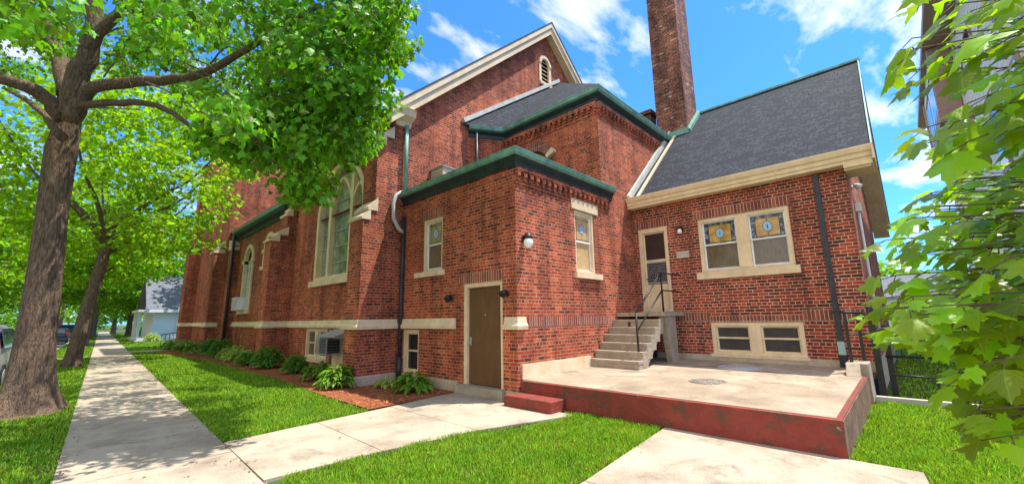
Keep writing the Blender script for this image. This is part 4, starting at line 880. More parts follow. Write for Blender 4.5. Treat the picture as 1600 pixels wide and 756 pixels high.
manhole('manhole_cover', 'rusty ribbed manhole cover in the middle of the terrace', 7.64, 2.68, .30, ('manhole', 'manhole'))
manhole('manhole_cover', 'pale grey round cover on the terrace near the basement windows', 9.75, 2.75, .42, ('paleplate', 'paleplate'))
b = MB()
b.hexa([(5.50, 4.42), (5.90, 4.42), (5.90, 5.50), (5.50, 5.50)], -.03, .195); o = b.build('red_step', M['red']); tag(o, 'low red painted concrete step at the terrace corner by the brown door', 'step')
# bevel edges a little
for oo in (o,):
    bv = oo.modifiers.new('b', 'BEVEL'); bv.width = .018; bv.segments = 2
# stairs
ST = thing('concrete_stairs', 'worn concrete stairs with seven risers up to the cream screen door', 'stairs', (8.3, 4.9, .43))
b = MB(); y0, y1 = 4.27, AY-.004; rise = (1.64-.435)/7; tr = .225
for i in range(6):
    x0 = 8.30+i*tr; zt_ = .435+rise*(i+1)
    b.box(x0-.02, x0+tr, y0-.01*(i == 0), y1, zt_-.05, zt_); b.box(x0, x0+tr, y0+.004, y1-.003, max(.42, zt_-rise-.16), zt_-.05)
b.build('steps', M['concstep'], ST)
b = MB(); xs0 = 8.30
b.extrude([(8.32, y0+.11, .41), (8.66, y0+.11, .41), (9.72, y0+.11, 1.30), (9.72, y0+.11, 1.535), (9.55, y0+.11, 1.40), (8.32, y0+.11, .50)], (0, -.095, 0)); b.build('stringer', M['concstep'], ST)
b = MB(); b.box(8.30+6*tr-.02, WX-.055, y0-.06, y1, 1.54, 1.64); b.build('landing', M['concstep'], ST)
b = MB(); b.extrude([(9.74, y0-.02, 1.54), (9.98, y0-.02, .42), (10.34, y0-.02, .42), (10.34, y0-.02, 1.54)], (0, .14, 0)); b.build('pillar', M['concstep'], ST)
b = MB(); b.box(9.4, 10.8, 5.0, 5.05, .42, 1.4); b.build('recess_shade_sheet', M['black'], ST)  # black sheet standing in for the shade under the landing
RL = thing('handrail', 'black iron handrail with two sloping rails on the concrete stairs', 'railing', (8.55, 4.36, .6))
b = MB(); b.tube([(8.58, 4.40, .60), (8.58, 4.40, 1.62)], .024, 8); b.build('post', M['black'], RL)
b = MB(); b.tube([(10.02, 4.40, 1.64), (10.02, 4.40, 2.60)], .024, 8); b.build('post', M['black'], RL)
b = MB(); b.tube([(8.58, 4.40, 1.62), (10.02, 4.40, 2.60)], .022, 8); b.tube([(10.02, 4.40, 2.60), (10.82, 4.22, 2.58)], .020, 8); b.build('top_rail', M['black'], RL)
b = MB(); b.tube([(8.58, 4.40, 1.22), (10.02, 4.40, 2.17)], .018, 8); b.tube([(10.02, 4.40, 2.17), (10.82, 4.22, 2.15)], .018, 8); b.build('lower_rail', M['black'], RL)
# lamps
def globe_lamp(label, fr, u, z):
    p = fr.p(u, 0, z); t = thing('wall_lamp', label, 'wall lamp', p, 0, 'lamps on the church walls')
    n_ = Vector((fr.n[0], fr.n[1], 0))
    def q(d, zz, s=0): return tuple(n_*d+Vector((fr.u[0]*s, fr.u[1]*s, zz)))
    b = MB(); b.tube([q(0, .02), q(.03, .02)], .06, 12); b.tube([q(.02, .03), q(.07, .10), q(.13, .09)], .022, 8); b.lathe([(.001, .10), (.05, .10), (.085, .03), (.085, -.01), (.06, -.01)], q(.13, 0), 14); b.build('bracket', M['black'], t, local=True)
    b = MB(); b.lathe([(.06, 0), (.092, -.05), (.098, -.10), (.08, -.16), (.04, -.195), (.001, -.20)], q(.13, 0), 16); b.build('globe', M['globe'], t, local=True)
globe_lamp('white globe lamp on black bracket at the sunlit annex corner', fB, 6.10, 3.12)
def spot(label, fr, u, z, twin=True):
    p = fr.p(u, 0, z); t = thing('wall_lamp', label, 'wall lamp', p, 0, 'lamps on the church walls')
    n_ = Vector((fr.n[0], fr.n[1], 0))
    def q(d, zz, s=0): return tuple(n_*d+Vector((fr.u[0]*s, fr.u[1]*s, zz)))
    b = MB(); b.tube([q(0, 0), q(.04, 0)], .05, 10); b.tube([q(.03, 0), q(.08, .03)], .018, 8); b.build('bracket', M['black'], t, local=True)
    b = MB(); b.tube([q(.05, .06), q(.10, .03), q(.17, -.02)], [.035, .06, .075], 12); b.build('lamp_head', M['black'], t, local=True)
    return t, q
spot('larger black spotlight on the brick at the right of the brown door', fA, 5.73, 2.02)
spot('small black spotlight on the brick at the left of the brown door', fA, 7.50, 2.0)
t, q = spot('black wall lamp with a pale bulb beside the cream screen door', fW, 4.10, 3.80)
b = MB(); b.lathe([(.001, -.15), (.05, -.13), (.06, -.08), (.04, -.02)], q(.15, -.0), 12); b.build('globe', M['globe'], t, local=True)
t, q = spot('white floodlight high on the gable end wall above the lawn', fG, 11.9, 4.35)
for ch in t.children: ch.data.materials[0] = M['white']
# number plaque
PL = thing('wall_plaque', 'small pale stone plaque on the brick beside the screen door', 'plaque', fW.p(4.12, 0, 3.12))
b = MB(); b.box(-.03, 0, -.16, .16, -.075, .075); b.build('plate', M['paleplate'], PL, local=True)
b = MB(); b.box(-.04, -.028, -.17, .17, .073, .088); b.box(-.04, -.028, -.17, .17, -.088, -.073); b.build('rim', M['stone'], PL, local=True)
# utility cage by the basement windows
UC = thing('meter_cage', 'grey mesh cage under a sloping metal hood on the basement wall', 'utility cage', (5.2, 12.1, .6))
b = MB(); x0, x1, ya, yb, za, zb = 5.08, 5.50, 12.25, 13.0, .60, 1.06
for x in (x0, x1):
    for y in (ya, yb): b.bar((x, y, za), (x, y, zb), .025)
for z in (za, zb):
    b.bar((x0, ya, z), (x0, yb, z), .025); b.bar((x0, ya, z), (x1, ya, z), .025); b.bar((x0, yb, z), (x1, yb, z), .025)
for i in range(1, 8): b.bar((x0, ya+(yb-ya)*i/8, za), (x0, ya+(yb-ya)*i/8, zb), .006); 
for i in range(1, 6): b.bar((x0, ya, za+(zb-za)*i/6), (x0, yb, za+(zb-za)*i/6), .006); b.bar((x0, ya, za+(zb-za)*i/6), (x1, ya, za+(zb-za)*i/6), .006)
b.build('cage', M['grey'], UC)
b = MB(); b.extrude([(4.95, 11.45, 1.10), (5.60, 11.45, 1.30), (5.60, 11.45, 1.33), (4.95, 11.45, 1.13)], (0, 1.25, 0)); b.extrude([(4.97, 11.46, 1.1), (5.58, 11.46, 1.29), (5.58, 11.46, 1.0)], (0, .02, 0)); b.build('hood', M['grey'], UC)
b = MB(); b.box(5.14, 5.48, 12.32, 12.93, .62, 1.02); b.build('meter_box', M['dspout'], UC)
b = MB(); b.tube([(5.53, 13.12, .1), (5.53, 13.12, 1.28)], .03, 8); b.build('conduit', M['grey'], UC)
AC = thing('window_air_conditioner', 'white window air conditioner low in the tall arched window', 'air conditioner', (5.4, 23.2, 2.1))
b = MB(); b.box(5.15, 5.75, 22.8, 23.75, 2.12, 2.72); b.build('case', M['white'], AC)
b = MB()
for i in range(7): b.box(5.14, 5.152, 22.86, 23.69, 2.19+i*.07, 2.225+i*.07)
b.build('grille', M['grey'], AC)
RB = thing('roof_vent_box', 'beige ventilation box on the annex roof against the gable wall', 'vent', (7.1, 9.3, 5.1))
b = MB(); b.box(6.75, 7.35, 9.1, 9.68, 5.08, 5.84); b.build('case', M['cream'], RB)
b = MB()
for i in range(6): b.box(6.742, 6.752, 9.14, 9.64, 5.3+i*.08, 5.34+i*.08)
b.box(6.70, 7.40, 9.06, 9.69, 5.84, 5.88); b.build('louvre', M['grey'], RB)
# corner block and short rail at the terrace end
CB = tag(MB().build('x', M['concstep']), 'dummy', 'dummy'); bpy.data.objects.remove(CB)
b = MB(); b.box(9.72, 10.42, .66, .98, 0, .66); b.extrude([(9.72, .97, .45), (9.72, .97, .66), (9.50, .97, .45)], (0, -.2, 0)); o = b.build('corner_plinth', M['concstep']); tag(o, 'small square concrete block carrying black posts at the terrace corner', 'plinth')
bv = o.modifiers.new('b', 'BEVEL'); bv.width = .012; bv.segments = 2
SR = thing('short_railing', 'short black railing with two flat posts on the concrete corner block', 'railing', (10.0, .8, .66))
for x, y in ((9.95, .90), (10.3, .74)):
    b = MB(); b.bar((x, y, .60), (x, y, 1.55), .05, .02); b.build('post', M['black'], SR)
b = MB(); b.tube([(9.90, .93, 1.56), (10.35, .72, 1.55), (11.5, .45, 1.52)], .022, 8); b.tube([(9.95, .90, 1.15), (10.3, .74, 1.14), (11.5, .45, 1.12)], .016, 8); b.build('rail', M['black'], SR)
GT = thing('metal_gate', 'low black metal gate across the gap beside the church wing', 'gate', (10.6, 0, 0))
b = MB(); b.bar((10.5, .56, 0), (10.5, .56, 1.65), .10); b.build('gate_post', M['black'], GT)
b = MB(); b.bar((10.75, .40, 0), (10.75, .40, 1.30), .09); b.build('gate_post', M['black'], GT)
b = MB(); b.bar((10.7, -1.2, 0), (10.7, -1.2, 1.25), .08); b.build('gate_post', M['black'], GT)
b = MB()
for z in (.98, .74): b.tube([(10.55, .45, z), (10.7, -1.2, z)], .022, 8)
for i in range(1, 7): b.tube([(10.55+.15*i/7, .45-1.65*i/7, .74), (10.55+.15*i/7, .45-1.65*i/7, .98)], .010, 6)
b.build('rails', M['black'], GT)
b = MB(); b.tube([(10.3, .42, .44), (10.35, -.18, .42), (10.35, -.20, .05)], .02, 8); b.build('lower_bar', M['black'], GT)
b = MB(); b.hexa([(9.95, .64), (10.08, .64), (10.12, -4), (9.98, -4)], -.03, .09); tag(b.build('lawn_edging', M['kerbst']), 'thin concrete edging strip along the far side of the lawn', 'edging')

# ================================================================== PLANTS
def hosta(name, label, cat, nleaf, r, h, m, seed, L=.17, W=.085, up=.5, grp='plants along the mulch bed'):
    rg = np.random.default_rng(seed); t = thing(name, label, cat, (0, 0, 0), 0, grp)
    segs = 5; Vs = []; Fs = []; off = 0; st = MB()
    for i in range(nleaf):
        a = rg.random()*2*PI; q = math.sqrt(rg.random()); rho = r*q*.72; z0 = h*(1-.75*q*q)*rg.uniform(.55, 1.0)+.02
        a2 = a+rg.normal()*.45; l_ = L*rg.uniform(.7, 1.25); w_ = W*rg.uniform(.75, 1.2)*l_/L
        el = up*(1-q)+rg.normal()*.22; dr = rg.uniform(.5, 1.2)
        bx, by = rho*math.cos(a), rho*math.sin(a); ca, sa = math.cos(a2), math.sin(a2); tw = rg.normal()*.35
        for k in range(segs+1):
            s_ = k/segs; rad = l_*s_*math.cos(el*.6); z = z0+l_*(math.sin(el)*s_-dr*.55*s_*s_); ww = w_*.5*math.sin(PI*(s_**.75)*.98+.03)+.001
            for sg in (-1, 0, 1): Vs.append((bx+ca*rad-sa*sg*ww, by+sa*rad+ca*sg*ww, max(.005, z+(.30*ww if sg else 0)+sg*tw*ww)))
        for k in range(segs):
            for j in (0, 1):
                q0 = off+k*3+j; Fs.append((q0, q0+1, q0+4, q0+3))
        off += 3*(segs+1)
        if i % 4 == 0: st.tube([(bx*.15, by*.15, 0), (bx*.6, by*.6, z0*.6), (bx, by, z0)], .005, 4)
    o = np_mesh('foliage', np.array(Vs), np.array(Fs), 4, m); o.parent = t
    st.build('stem', m, t, local=True)
    return t
h1 = hosta('hosta', 'large bright hosta beside the basement window left of the brown door', 'hosta', 150, .42, .40, M['hosta'], 1, .21, .09); h1.location = (5.25, 8.05, .01)
h2 = hosta('hosta', 'small pale variegated hosta by the downspout foot', 'hosta', 70, .26, .20, M['hostay'], 2, .16, .05); h2.location = (5.2, 9.05, .01)
h3 = hosta('hosta', 'bushy light green hosta at the corner of the nearest buttress', 'hosta', 230, .46, .52, M['hosta'], 3, .20, .07); h3.location = (4.42, 9.95, .01)
h4 = hosta('hosta', 'loose mid green hosta in front of the mesh cage', 'hosta', 190, .42, .44, M['hosta'], 4, .17, .07); h4.location = (4.62, 11.6, .01)
h5 = hosta('shrub', 'dark green feathery shrub, nearer of the two by the casement windows', 'shrub', 850, .46, .54, M['fern'], 5, .14, .028, .9); h5.location = (4.80, 13.7, .01)
dup(h5, (4.7, 16.0, .01), 1.2, 'dark green feathery shrub, broader one in front of the middle buttress', 1.3)
dup(h5, (4.5, 17.6, .01), 2.2, 'dark shrub just beyond the middle buttress', .9)
h6 = hosta('shrub', 'yellow green low shrub, nearest in the far half of the bed', 'shrub', 260, .46, .42, M['hostay'], 6, .16, .05); h6.location = (4.72, 18.6, .01)
dup(h6, (4.72, 19.9, .01), 2.0, 'yellow green low shrub, middle one of three', 1.3)
dup(h6, (4.75, 21.2, .01), 4.0, 'yellow green low shrub, farthest of three', 1.25)
dup(h5, (4.8, 22.9, .01), 3.1, 'round dark green shrub below the white air conditioner', 1.4)
dup(h5, (4.75, 24.6, .01), .4, 'round dark green shrub by the far black downspout', 1.45)
dup(h4, (4.45, 26.4, .01), 1, 'mid green plant at the near tower buttress', 1.4)
dup(h4, (4.25, 28.4, .01), 2, 'mid green plant under the middle of the tower', 1.4)
dup(h4, (4.1, 30.4, .01), 3, 'mid green plant at the far end of the bed', 1.4)
dup(h5, (4.0, 32.2, .01), 5, 'small dark bush beside the far iron railing', .9)

# ------------------------------------------------------------------ trees
def clumps(rg, n, fn):
    out_ = []
    while len(out_) < n:
        p = fn(rg)
        if p is not None: out_.append(p)
    return np.array(out_)
def foliage(name, parent, CC, per, rad, size, m, rg, shape=7, flat=.45, droop=.35, base=(0, 0, 0)):
    n = len(CC)*per
    C = np.repeat(CC, per, 0); off = rg.normal(size=(n, 3)); off /= np.linalg.norm(off, axis=1, keepdims=True); off *= (rg.random((n, 1))**.45)*rad; off[:, 2] *= flat
    C = C+off
    out_ = off.copy(); out_[:, 2] = 0; out_ += rg.normal(size=(n, 3))*rad*.35; out_[:, 2] -= droop*rad*(.4+rg.random(n))
    oh = off.copy(); oh[:, 2] = 0; Nn = np.tile([0, 0, .8], (n, 1))+rg.normal(size=(n, 3))*.5+oh/rad*.6
    o = leaf_mesh(name, C-np.array(base), out_, Nn, size*rg.uniform(.6, 1.3, n), m, shape, curl=.5)
    o.parent = parent; return o
def limb(mb, pts, r0, r1, n=8, rnd=None):
    k = len(pts); rs = [r0+(r1-r0)*i/(k-1) for i in range(k)]
    # smooth by subdividing with Catmull-Rom
    P = [np.array(p, float) for p in pts]; Q = []; RR = []
    for i in range(k-1):
        a, b_, c, d = P[max(i-1, 0)], P[i], P[i+1], P[min(i+2, k-1)]
        for s in (0, .25, .5, .75):
            Q.append(.5*((2*b_)+(-a+c)*s+(2*a-5*b_+4*c-d)*s*s+(-a+3*b_-3*c+d)*s**3)); RR.append(rs[i]+(rs[i+1]-rs[i])*s)
    Q.append(P[-1]); RR.append(rs[-1])
    if rnd: Q = [q+np.array([rnd.uniform(-1, 1), rnd.uniform(-1, 1), rnd.uniform(-1, 1)])*RR[i]*.25 if 0 < i < len(Q)-1 else q for i, q in enumerate(Q)]
    mb.tube([tuple(q) for q in Q], RR, n)
def trunk_mesh(name, parent, path, rads, rg, flare=1.5):
    """one tapered trunk with a lumpy buttressed foot"""
    P = [np.array(p, float) for p in path]; n = 28; rows = []
    zs = np.linspace(0, 1, 46); L_ = len(P)-1
    ph = [rg.uniform(0, 6.28) for _ in range(5)]
    V = []; Fs = []
    for i, s in enumerate(zs):
        f = s*L_; k = min(int(f), L_-1); t = f-k; c = P[k]*(1-t)+P[k+1]*t; r = rads[k]*(1-t)+rads[k+1]*t
        h = c[2]-P[0][2]; fl = (flare-1)*math.exp(-h/.28)
        for j in range(n):
            a = 2*PI*j/n
            rr = r*(1+.035*math.sin(3*a+ph[0]+h*.5)+.03*math.sin(7*a+ph[1]-h*.9)+.02*math.sin(11*a+ph[2]+h*1.7)+.012*rg.uniform(-1, 1)+fl*(.75+.45*math.sin(5*a+ph[3])+.2*math.sin(3*a+ph[4])))
            V.append((c[0]+math.cos(a)*rr, c[1]+math.sin(a)*rr, c[2]))
    for i in range(len(zs)-1):
        for j in range(n): Fs.append((i*n+j, i*n+(j+1) % n, (i+1)*n+(j+1) % n, (i+1)*n+j))
    o = np_mesh(name, np.array(V), np.array(Fs), 4, M['bark']); o.data.polygons.foreach_set('use_smooth', [True]*len(Fs)); o.parent = parent; return o

# nearest street maple
rg = np.random.default_rng(21); B1 = np.array([-.43, 12.0, -.02])
T1 = thing('maple_tree', 'big street maple with thick grey trunk nearest the camera on the left', 'tree', tuple(B1), 0, 'street maples along the sidewalk')
tp = [(0, 0, 0), (-.04, 0, 1.2), (-.07, 0, 2.4), (-.13, 0, 3.7), (-.17, -.02, 5.0), (-.14, -.1, 6.2)]
trunk_mesh('trunk', T1, tp, [.335, .275, .245, .215, .235, .15], rng, 1.75)
b = MB(); A_ = lambda x, y, d: tuple(at(x, y, d)-B1)
rl = random.Random(4); b2 = MB()
limb(b, [A_(110, 190, 7.75), A_(140, 140, 7.75), A_(215, 128, 7.7), A_(290, 122, 7.6), A_(350, 98, 7.5), A_(420, 55, 7.3), A_(500, 10, 7.1)], .125, .035, 12, rl)
limb(b, [A_(120, 165, 7.75), A_(190, 160, 7.7), A_(245, 165, 7.55), A_(295, 195, 7.4), A_(330, 235, 7.3), A_(400, 265, 7.1)], .075, .02, 8, rl)
limb(b, [A_(108, 180, 7.8), A_(128, 110, 7.8), A_(145, 40, 7.85), A_(150, -60, 8.0), A_(170, -220, 8.3)], .20, .07, 12, rl)
limb(b, [A_(135, 80, 7.8), A_(165, 40, 7.7), A_(215, -10, 7.6), A_(280, -90, 7.5)], .11, .04, 10, rl)
limb(b, [A_(100, 185, 7.8), A_(70, 150, 7.6), A_(20, 130, 7.3), A_(-60, 90, 7.0), A_(-200, 20, 6.6)], .15, .05, 10, rl)
limb(b, [A_(105, 150, 7.85), A_(85, 70, 8.2), A_(70, 0, 8.6), A_(40, -120, 9.2)], .15, .05, 10, rl)
limb(b, [A_(98, 215, 7.8), A_(60, 170, 8.2), A_(10, 140, 8.8)], .09, .03, 8, rl)
for q in range(26):                        # twigs through the crown
    x, y = rl.uniform(150, 560), rl.uniform(-60, 170); d = rl.uniform(6.6, 8.2)
    limb(b, [A_(x, y, d), A_(x+rl.uniform(15, 35), y+rl.uniform(-30, 25), d-.1), A_(x+rl.uniform(35, 70), y+rl.uniform(-20, 50), d-.2)], .016, .005, 5, rl)
b.build('limbs', M['bark'], T1, local=True)
def t1pt(rg):
    a = rg.random()*2*PI; rho = 6.6*math.sqrt(rg.random()); x, y = B1[0]+rho*math.cos(a), B1[1]+rho*math.sin(a)
    zb = 7.6-.56*rho*(1 if True else 0); zt__ = 7.2+5.5*math.sqrt(max(0, 1-(rho/6.9)**2))
    if zb > zt__: return None
    z = zb+(zt__-zb)*rg.random()**1.6
    if x > 4.5 and y > 8.2: return None
    if math.hypot(x, y) < 3.2 and z < 5: return None
    p = np.array([x, y, z])-np.array([0, 0, H]); k = p@_f
    if k > .5:
        px_, py_ = 800+F*(p@_r)/k, 378-F*(p@_u)/k
        lim = np.interp(px_, [-200, 0, 100, 250, 330, 430, 470, 502, 522, 560, 590, 620, 640], [120, 150, 90, 110, 215, 262, 305, 305, 242, 225, 195, 140, 50])
        if py_ < -140 and rg.random() < .8: return None
        lim += 22*math.sin(px_*.07)
        if -250 < px_ < 1600 and (py_ > lim or px_ > 618+22*math.sin(py_*.06)): return None
        if 95 < px_ < 440 and k < 8.6:
            ly = np.interp(px_, [100, 210, 290, 350, 420, 440], [150, 130, 122, 98, 60, 50])
            if abs(py_-ly) < 48 or (py_ > ly and px_ < 330): return None
            if 100 < px_ < 200 and py_ < 160: return None
    return (x, y, z)
CC = clumps(rg, 500, t1pt)
dr_ = []
for q in range(62):                        # drooping outer boughs towards the church
    x = rl.uniform(325, 600); y = rl.uniform(np.interp(x, [325, 430, 600], [175, 150, 90]), np.interp(x, [325, 430, 470, 502, 522, 560, 600], [215, 262, 308, 308, 242, 225, 185])); p_ = at(x, y, rl.uniform(6.2, 7.4))
    if not (p_[0] > 4.3 and p_[1] > 8.4): dr_.append(p_)
for q in dr_[::4]: limb(b2, [tuple(np.array(q)-B1+np.array([-.9, .5, .7])), tuple(np.array(q)-B1+np.array([-.4, .2, .45])), tuple(np.array(q)-B1)], .016, .005, 5, rl)
b2.build('boughs', M['bark'], T1, local=True)
while len(dr_) < 165:                      # the leafy outer edge of the crown on the church side
    x = rl.uniform(430, 632); y = rl.uniform(-70, np.interp(x, [430, 520, 560, 600, 620, 640], [170, 230, 215, 175, 110, 50])+25*math.sin(x*.11)+rl.uniform(-25, 5)); x += rl.gauss(0, 10); p_ = at(x, y, rl.uniform(5.9, 8.4))
    if not (p_[0] > 4.3 and p_[1] > 8.2): dr_.append(p_)
CC = np.concatenate([CC, np.array(dr_)])
foliage('crown', T1, CC, 72, .42, .118, M['leaf'], rg, 7, flat=.75, droop=1.3, base=B1)

def street_tree(label, loc, h, tr_, cr, czb, seed, ncl, per, lsize, m, name='maple_tree', group='street maples along the sidewalk', cat='tree', shape=7, lean=0, rad=.75):
    rg = np.random.default_rng(seed); rl = random.Random(seed)
    t = thing(name, label, cat, loc, 0, group)
    trunk_mesh('trunk', t, [(0, 0, -.02), (lean*.3, 0, h*.15), (lean*.7, 0, h*.3), (lean, 0, h*.45)], [tr_, tr_*.85, tr_*.8, tr_*.5], rl, 1.5)
    b = MB()
    for k in range(7):
        a = k*2*PI/7+rl.uniform(-.3, .3); z0 = h*rl.uniform(.27, .42); l_ = cr*rl.uniform(.6, .9)
        limb(b, [(lean*.8, 0, z0), (lean+l_*.35*math.cos(a), l_*.35*math.sin(a), z0+h*.10), (lean+l_*.7*math.cos(a), l_*.7*math.sin(a), z0+h*.18), (lean+l_*math.cos(a), l_*math.sin(a), z0+h*.30)], tr_*.42, tr_*.08, 7, rl)
    b.build('limbs', M['bark'], t, local=True)
    def fn(rg):
        v = rg.normal(size=3); v /= np.linalg.norm(v); s = rg.random()**.35
        z = czb+(h-czb)*(.5+.5*v[2]*s); rr = cr*s*(1-.15*max(0, v[2]))
        hz = math.hypot(v[0], v[1]); dro = -.18*cr*(hz*s)**2*0.6
        return (lean+v[0]*rr, v[1]*rr, z+dro)
    CC = clumps(rg, ncl, fn)
    foliage('crown', t, CC, per, rad, lsize, m, rg, shape, flat=.6, droop=.5)
    return t
street_tree('second street maple with leaning trunk and pale scar beside the sidewalk', (.10, 23.4, 0), 13, .24, 4.7, 4.2, 31, 300, 46, .19, M['leaf2'], lean=.5)
street_tree('third street maple with pale bare trunk down the sidewalk', (.55, 45, 0), 14, .33, 5.5, 4.2, 32, 300, 40, .30, M['leaf2'], shape=5, rad=.95)
street_tree('fourth street maple far down the sidewalk', (1.2, 62, 0), 14, .35, 5.5, 3.6, 33, 240, 34, .40, M['leafd'], shape=5, rad=1.1)
street_tree('fifth street maple at the end of the sidewalk', (1.9, 82, 0), 15, .35, 6, 3.4, 34, 200, 34, .5, M['leafd'], shape=5, rad=1.3)
G2 = 'trees in the yards beyond the church'
for i, (lab, loc, h, cr, czb, sd, m) in enumerate([
    ('broad tree behind the white house with dark green crown', (8.5, 68, 0), 16, 7, 3, 41, 'leafd'),
    ('tall rounded tree left of the white house beside the sidewalk', (5.0, 74, 0), 14, 5.5, 2.5, 42, 'leaf2'),
    ('bright small tree overhanging the far sidewalk', (4.6, 96, 0), 13, 6, 2.2, 43, 'leafd'),
    ('large tree between the white house and the brick tower', (13, 52, 0), 17, 6.5, 5, 44, 'leafd'),
    ('far crown closing the end of the street', (-2, 130, 0), 18, 11, 2.5, 45, 'leafd')]):
    street_tree(lab, loc, h, .32, cr, czb, sd, 230, 34, .42, M[m], name='yard_tree', group=G2, shape=5, rad=1.2)
G3 = 'trees across the street'
for lab, loc, h, cr, czb, sd, m in [('spreading tree across the street behind the silver car', (-10.5, 38, 0), 13, 7.5, 3.6, 51, 'leafd'), ('dense tree across the street nearest the camera', (-11.5, 24, 0), 12, 6.5, 2.6, 54, 'leafd'), ('tall tree between the two houses across the street', (-14, 64, 0), 15, 7.5, 2.0, 55, 'leafd'), ('yellow green tree across the street farther along', (-8.5, 58, 0), 14, 7, 3.2, 52, 'leaf2'), ('tall tree across the street at the far end', (-8, 84, 0), 16, 8, 3, 53, 'leafd')]:
    street_tree(lab, loc, h, .3, cr, czb, sd, 260, 36, .42, M[m], name='yard_tree', group=G3, shape=5, rad=1.2)

for (bx, by, rr_) in ((-.43, 12.0, .95), (.10, 23.4, .8), (.55, 45, .9)):
    rs = random.Random(int(by)); b = MB(); b.face([(bx+rr_*rs.uniform(.75, 1.05)*math.cos(2*PI*k/22)*.58, by+rr_*rs.uniform(.75, 1.15)*math.sin(2*PI*k/22), -.008) for k in range(22)], (0, 0, 1)); tag(b.build('bare_soil', M['dirt']), kind='structure')
rg = np.random.default_rng(77); CC = []
for q in range(900):
    x = rg.uniform(-150, 120); CC.append((x, rg.uniform(170, 190), rg.uniform(0, 1)**.8*(11+4*math.sin(x*.11)+2*math.sin(x*.37))))
for q in range(500):
    yy = rg.uniform(20, 175); CC.append((rg.uniform(-46, -34), yy, rg.uniform(0, 1)**.8*(13+3*math.sin(yy*.15))))
for q in range(500):
    yy = rg.uniform(-60, 40); CC.append((rg.uniform(75, 85), yy, rg.uniform(0, 1)**.8*(7+2*math.sin(yy*.25))))
fd = thing('far_trees', 'distant band of trees closing the view along the horizon', 'trees', (0, 0, 0)); o = foliage('far_trees', None, np.array(CC), 26, 2.4, 1.1, M['leafd'], rg, 5); bpy.data.objects.remove(fd); tag(o, 'distant band of trees closing the view along the horizon', 'trees', kind='stuff')
# young maple by the camera: trunk just outside the picture, branches reaching in
YM = thing('young_maple', 'young maple with large bright leaves close by the camera at the right edge', 'tree', (2.55, -1.35, 0))
yb = np.array([2.55, -1.35, 0.]); rl = random.Random(9); rg = np.random.default_rng(91)
b = MB(); tips = []
b.tube([(0, 0, 0), (.02, 0, 1.0), (0, .03, 2.2), (-.03, .05, 3.4)], [.05, .042, .034, .015], 10)
b.build('trunk', M['twig'], YM, local=True)
b = MB(); LC = []; LD = []; LN = []; LS = []
def Y_(x, y, d): return at(x, y, d)-yb
brs = [ # start height on trunk, end pixel direction, distance
 (2.3, 1425, 60, 1.45), (2.5, 1450, 5, 1.55), (2.2, 1450, 120, 1.5), (2.15, 1480, 215, 1.4), (2.4, 1540, 60, 1.35), (2.0, 1545, 150, 1.3), (2.2, 1590, 100, 1.2),
 (1.9, 1460, 300, 1.55), (1.75, 1385, 375, 1.75), (1.75, 1420, 345, 1.7), (1.65, 1400, 430, 1.6), (1.6, 1375, 485, 1.65), (1.55, 1410, 520, 1.5), (1.7, 1480, 390, 1.4), (1.6, 1500, 450, 1.35), (1.8, 1540, 330, 1.3), (1.5, 1490, 500, 1.3),
 (1.45, 1520, 530, 1.25), (1.4, 1500, 590, 1.3), (1.35, 1530, 640, 1.2), (1.3, 1580, 680, 1.1), (1.5, 1570, 560, 1.1), (1.6, 1570, 470, 1.1), (1.7, 1580, 400, 1.1), (1.9, 1590, 290, 1.15), (1.85, 1500, 280, 1.5), (1.7, 1450, 440, 1.9), (1.8, 1500, 360, 1.9), (1.5, 1460, 520, 1.8), (1.6, 1540, 420, 1.7), (1.75, 1430, 400, 2.0), (1.55, 1440, 480, 1.6)]
for q in range(140):
    y = rl.uniform(255, 675); x = rl.uniform(np.interp(y, [255, 300, 380, 500, 545, 600, 675], [1520, 1450, 1395, 1405, 1470, 1510, 1560]), 1640)
    brs.append((max(1.0, 1.75-(y-300)/700), x, y, rl.uniform(1.25, 2.1)))
for q in range(26): brs.append((2.4, rl.uniform(1425, 1640), rl.uniform(-60, 235), rl.uniform(1.15, 1.7)))
for zs, x, y, d in brs:
    e = Y_(x, y, d); s = np.array([0, .02, zs-.15]); mid = (s+e)/2+np.array([0, 0, .10]); 
    limb(b, [s, mid, e], .0065, .002, 5, rl)
    nn = 9
    for k in range(nn):
        t = .30+.70*k/(nn-1); p = (1-t)**2*s+2*t*(1-t)*mid+t*t*e
        for sd in (-1, 1):
            if rl.random() < .12: continue
            dirb = (e-s)/np.linalg.norm(e-s); sidev = np.cross(dirb, [0, 0, 1]); dd = dirb*rl.uniform(.3, 1)+sidev*sd*rl.uniform(.3, 1.0)+np.array([0, 0, -rl.uniform(.1, .7)])
            pet = p+dd/np.linalg.norm(dd)*rl.uniform(.03, .07)
            LC.append(pet); LD.append(dd+np.array([0, 0, -.15])); LN.append(np.array([-.45+rl.uniform(-.5, .5), .25+rl.uniform(-.5, .5), .8])); LS.append(rl.uniform(.055, .105)*(1.3 if y < 240 else 1.0))
            b.tube([tuple(p), tuple(pet)], .0018, 4)
b.build('branches', M['twig'], YM, local=True)
o = leaf_mesh('leaves', np.array(LC), np.array(LD), np.array(LN), np.array(LS), M['leafn'], 9, curl=.55); o.parent = YM

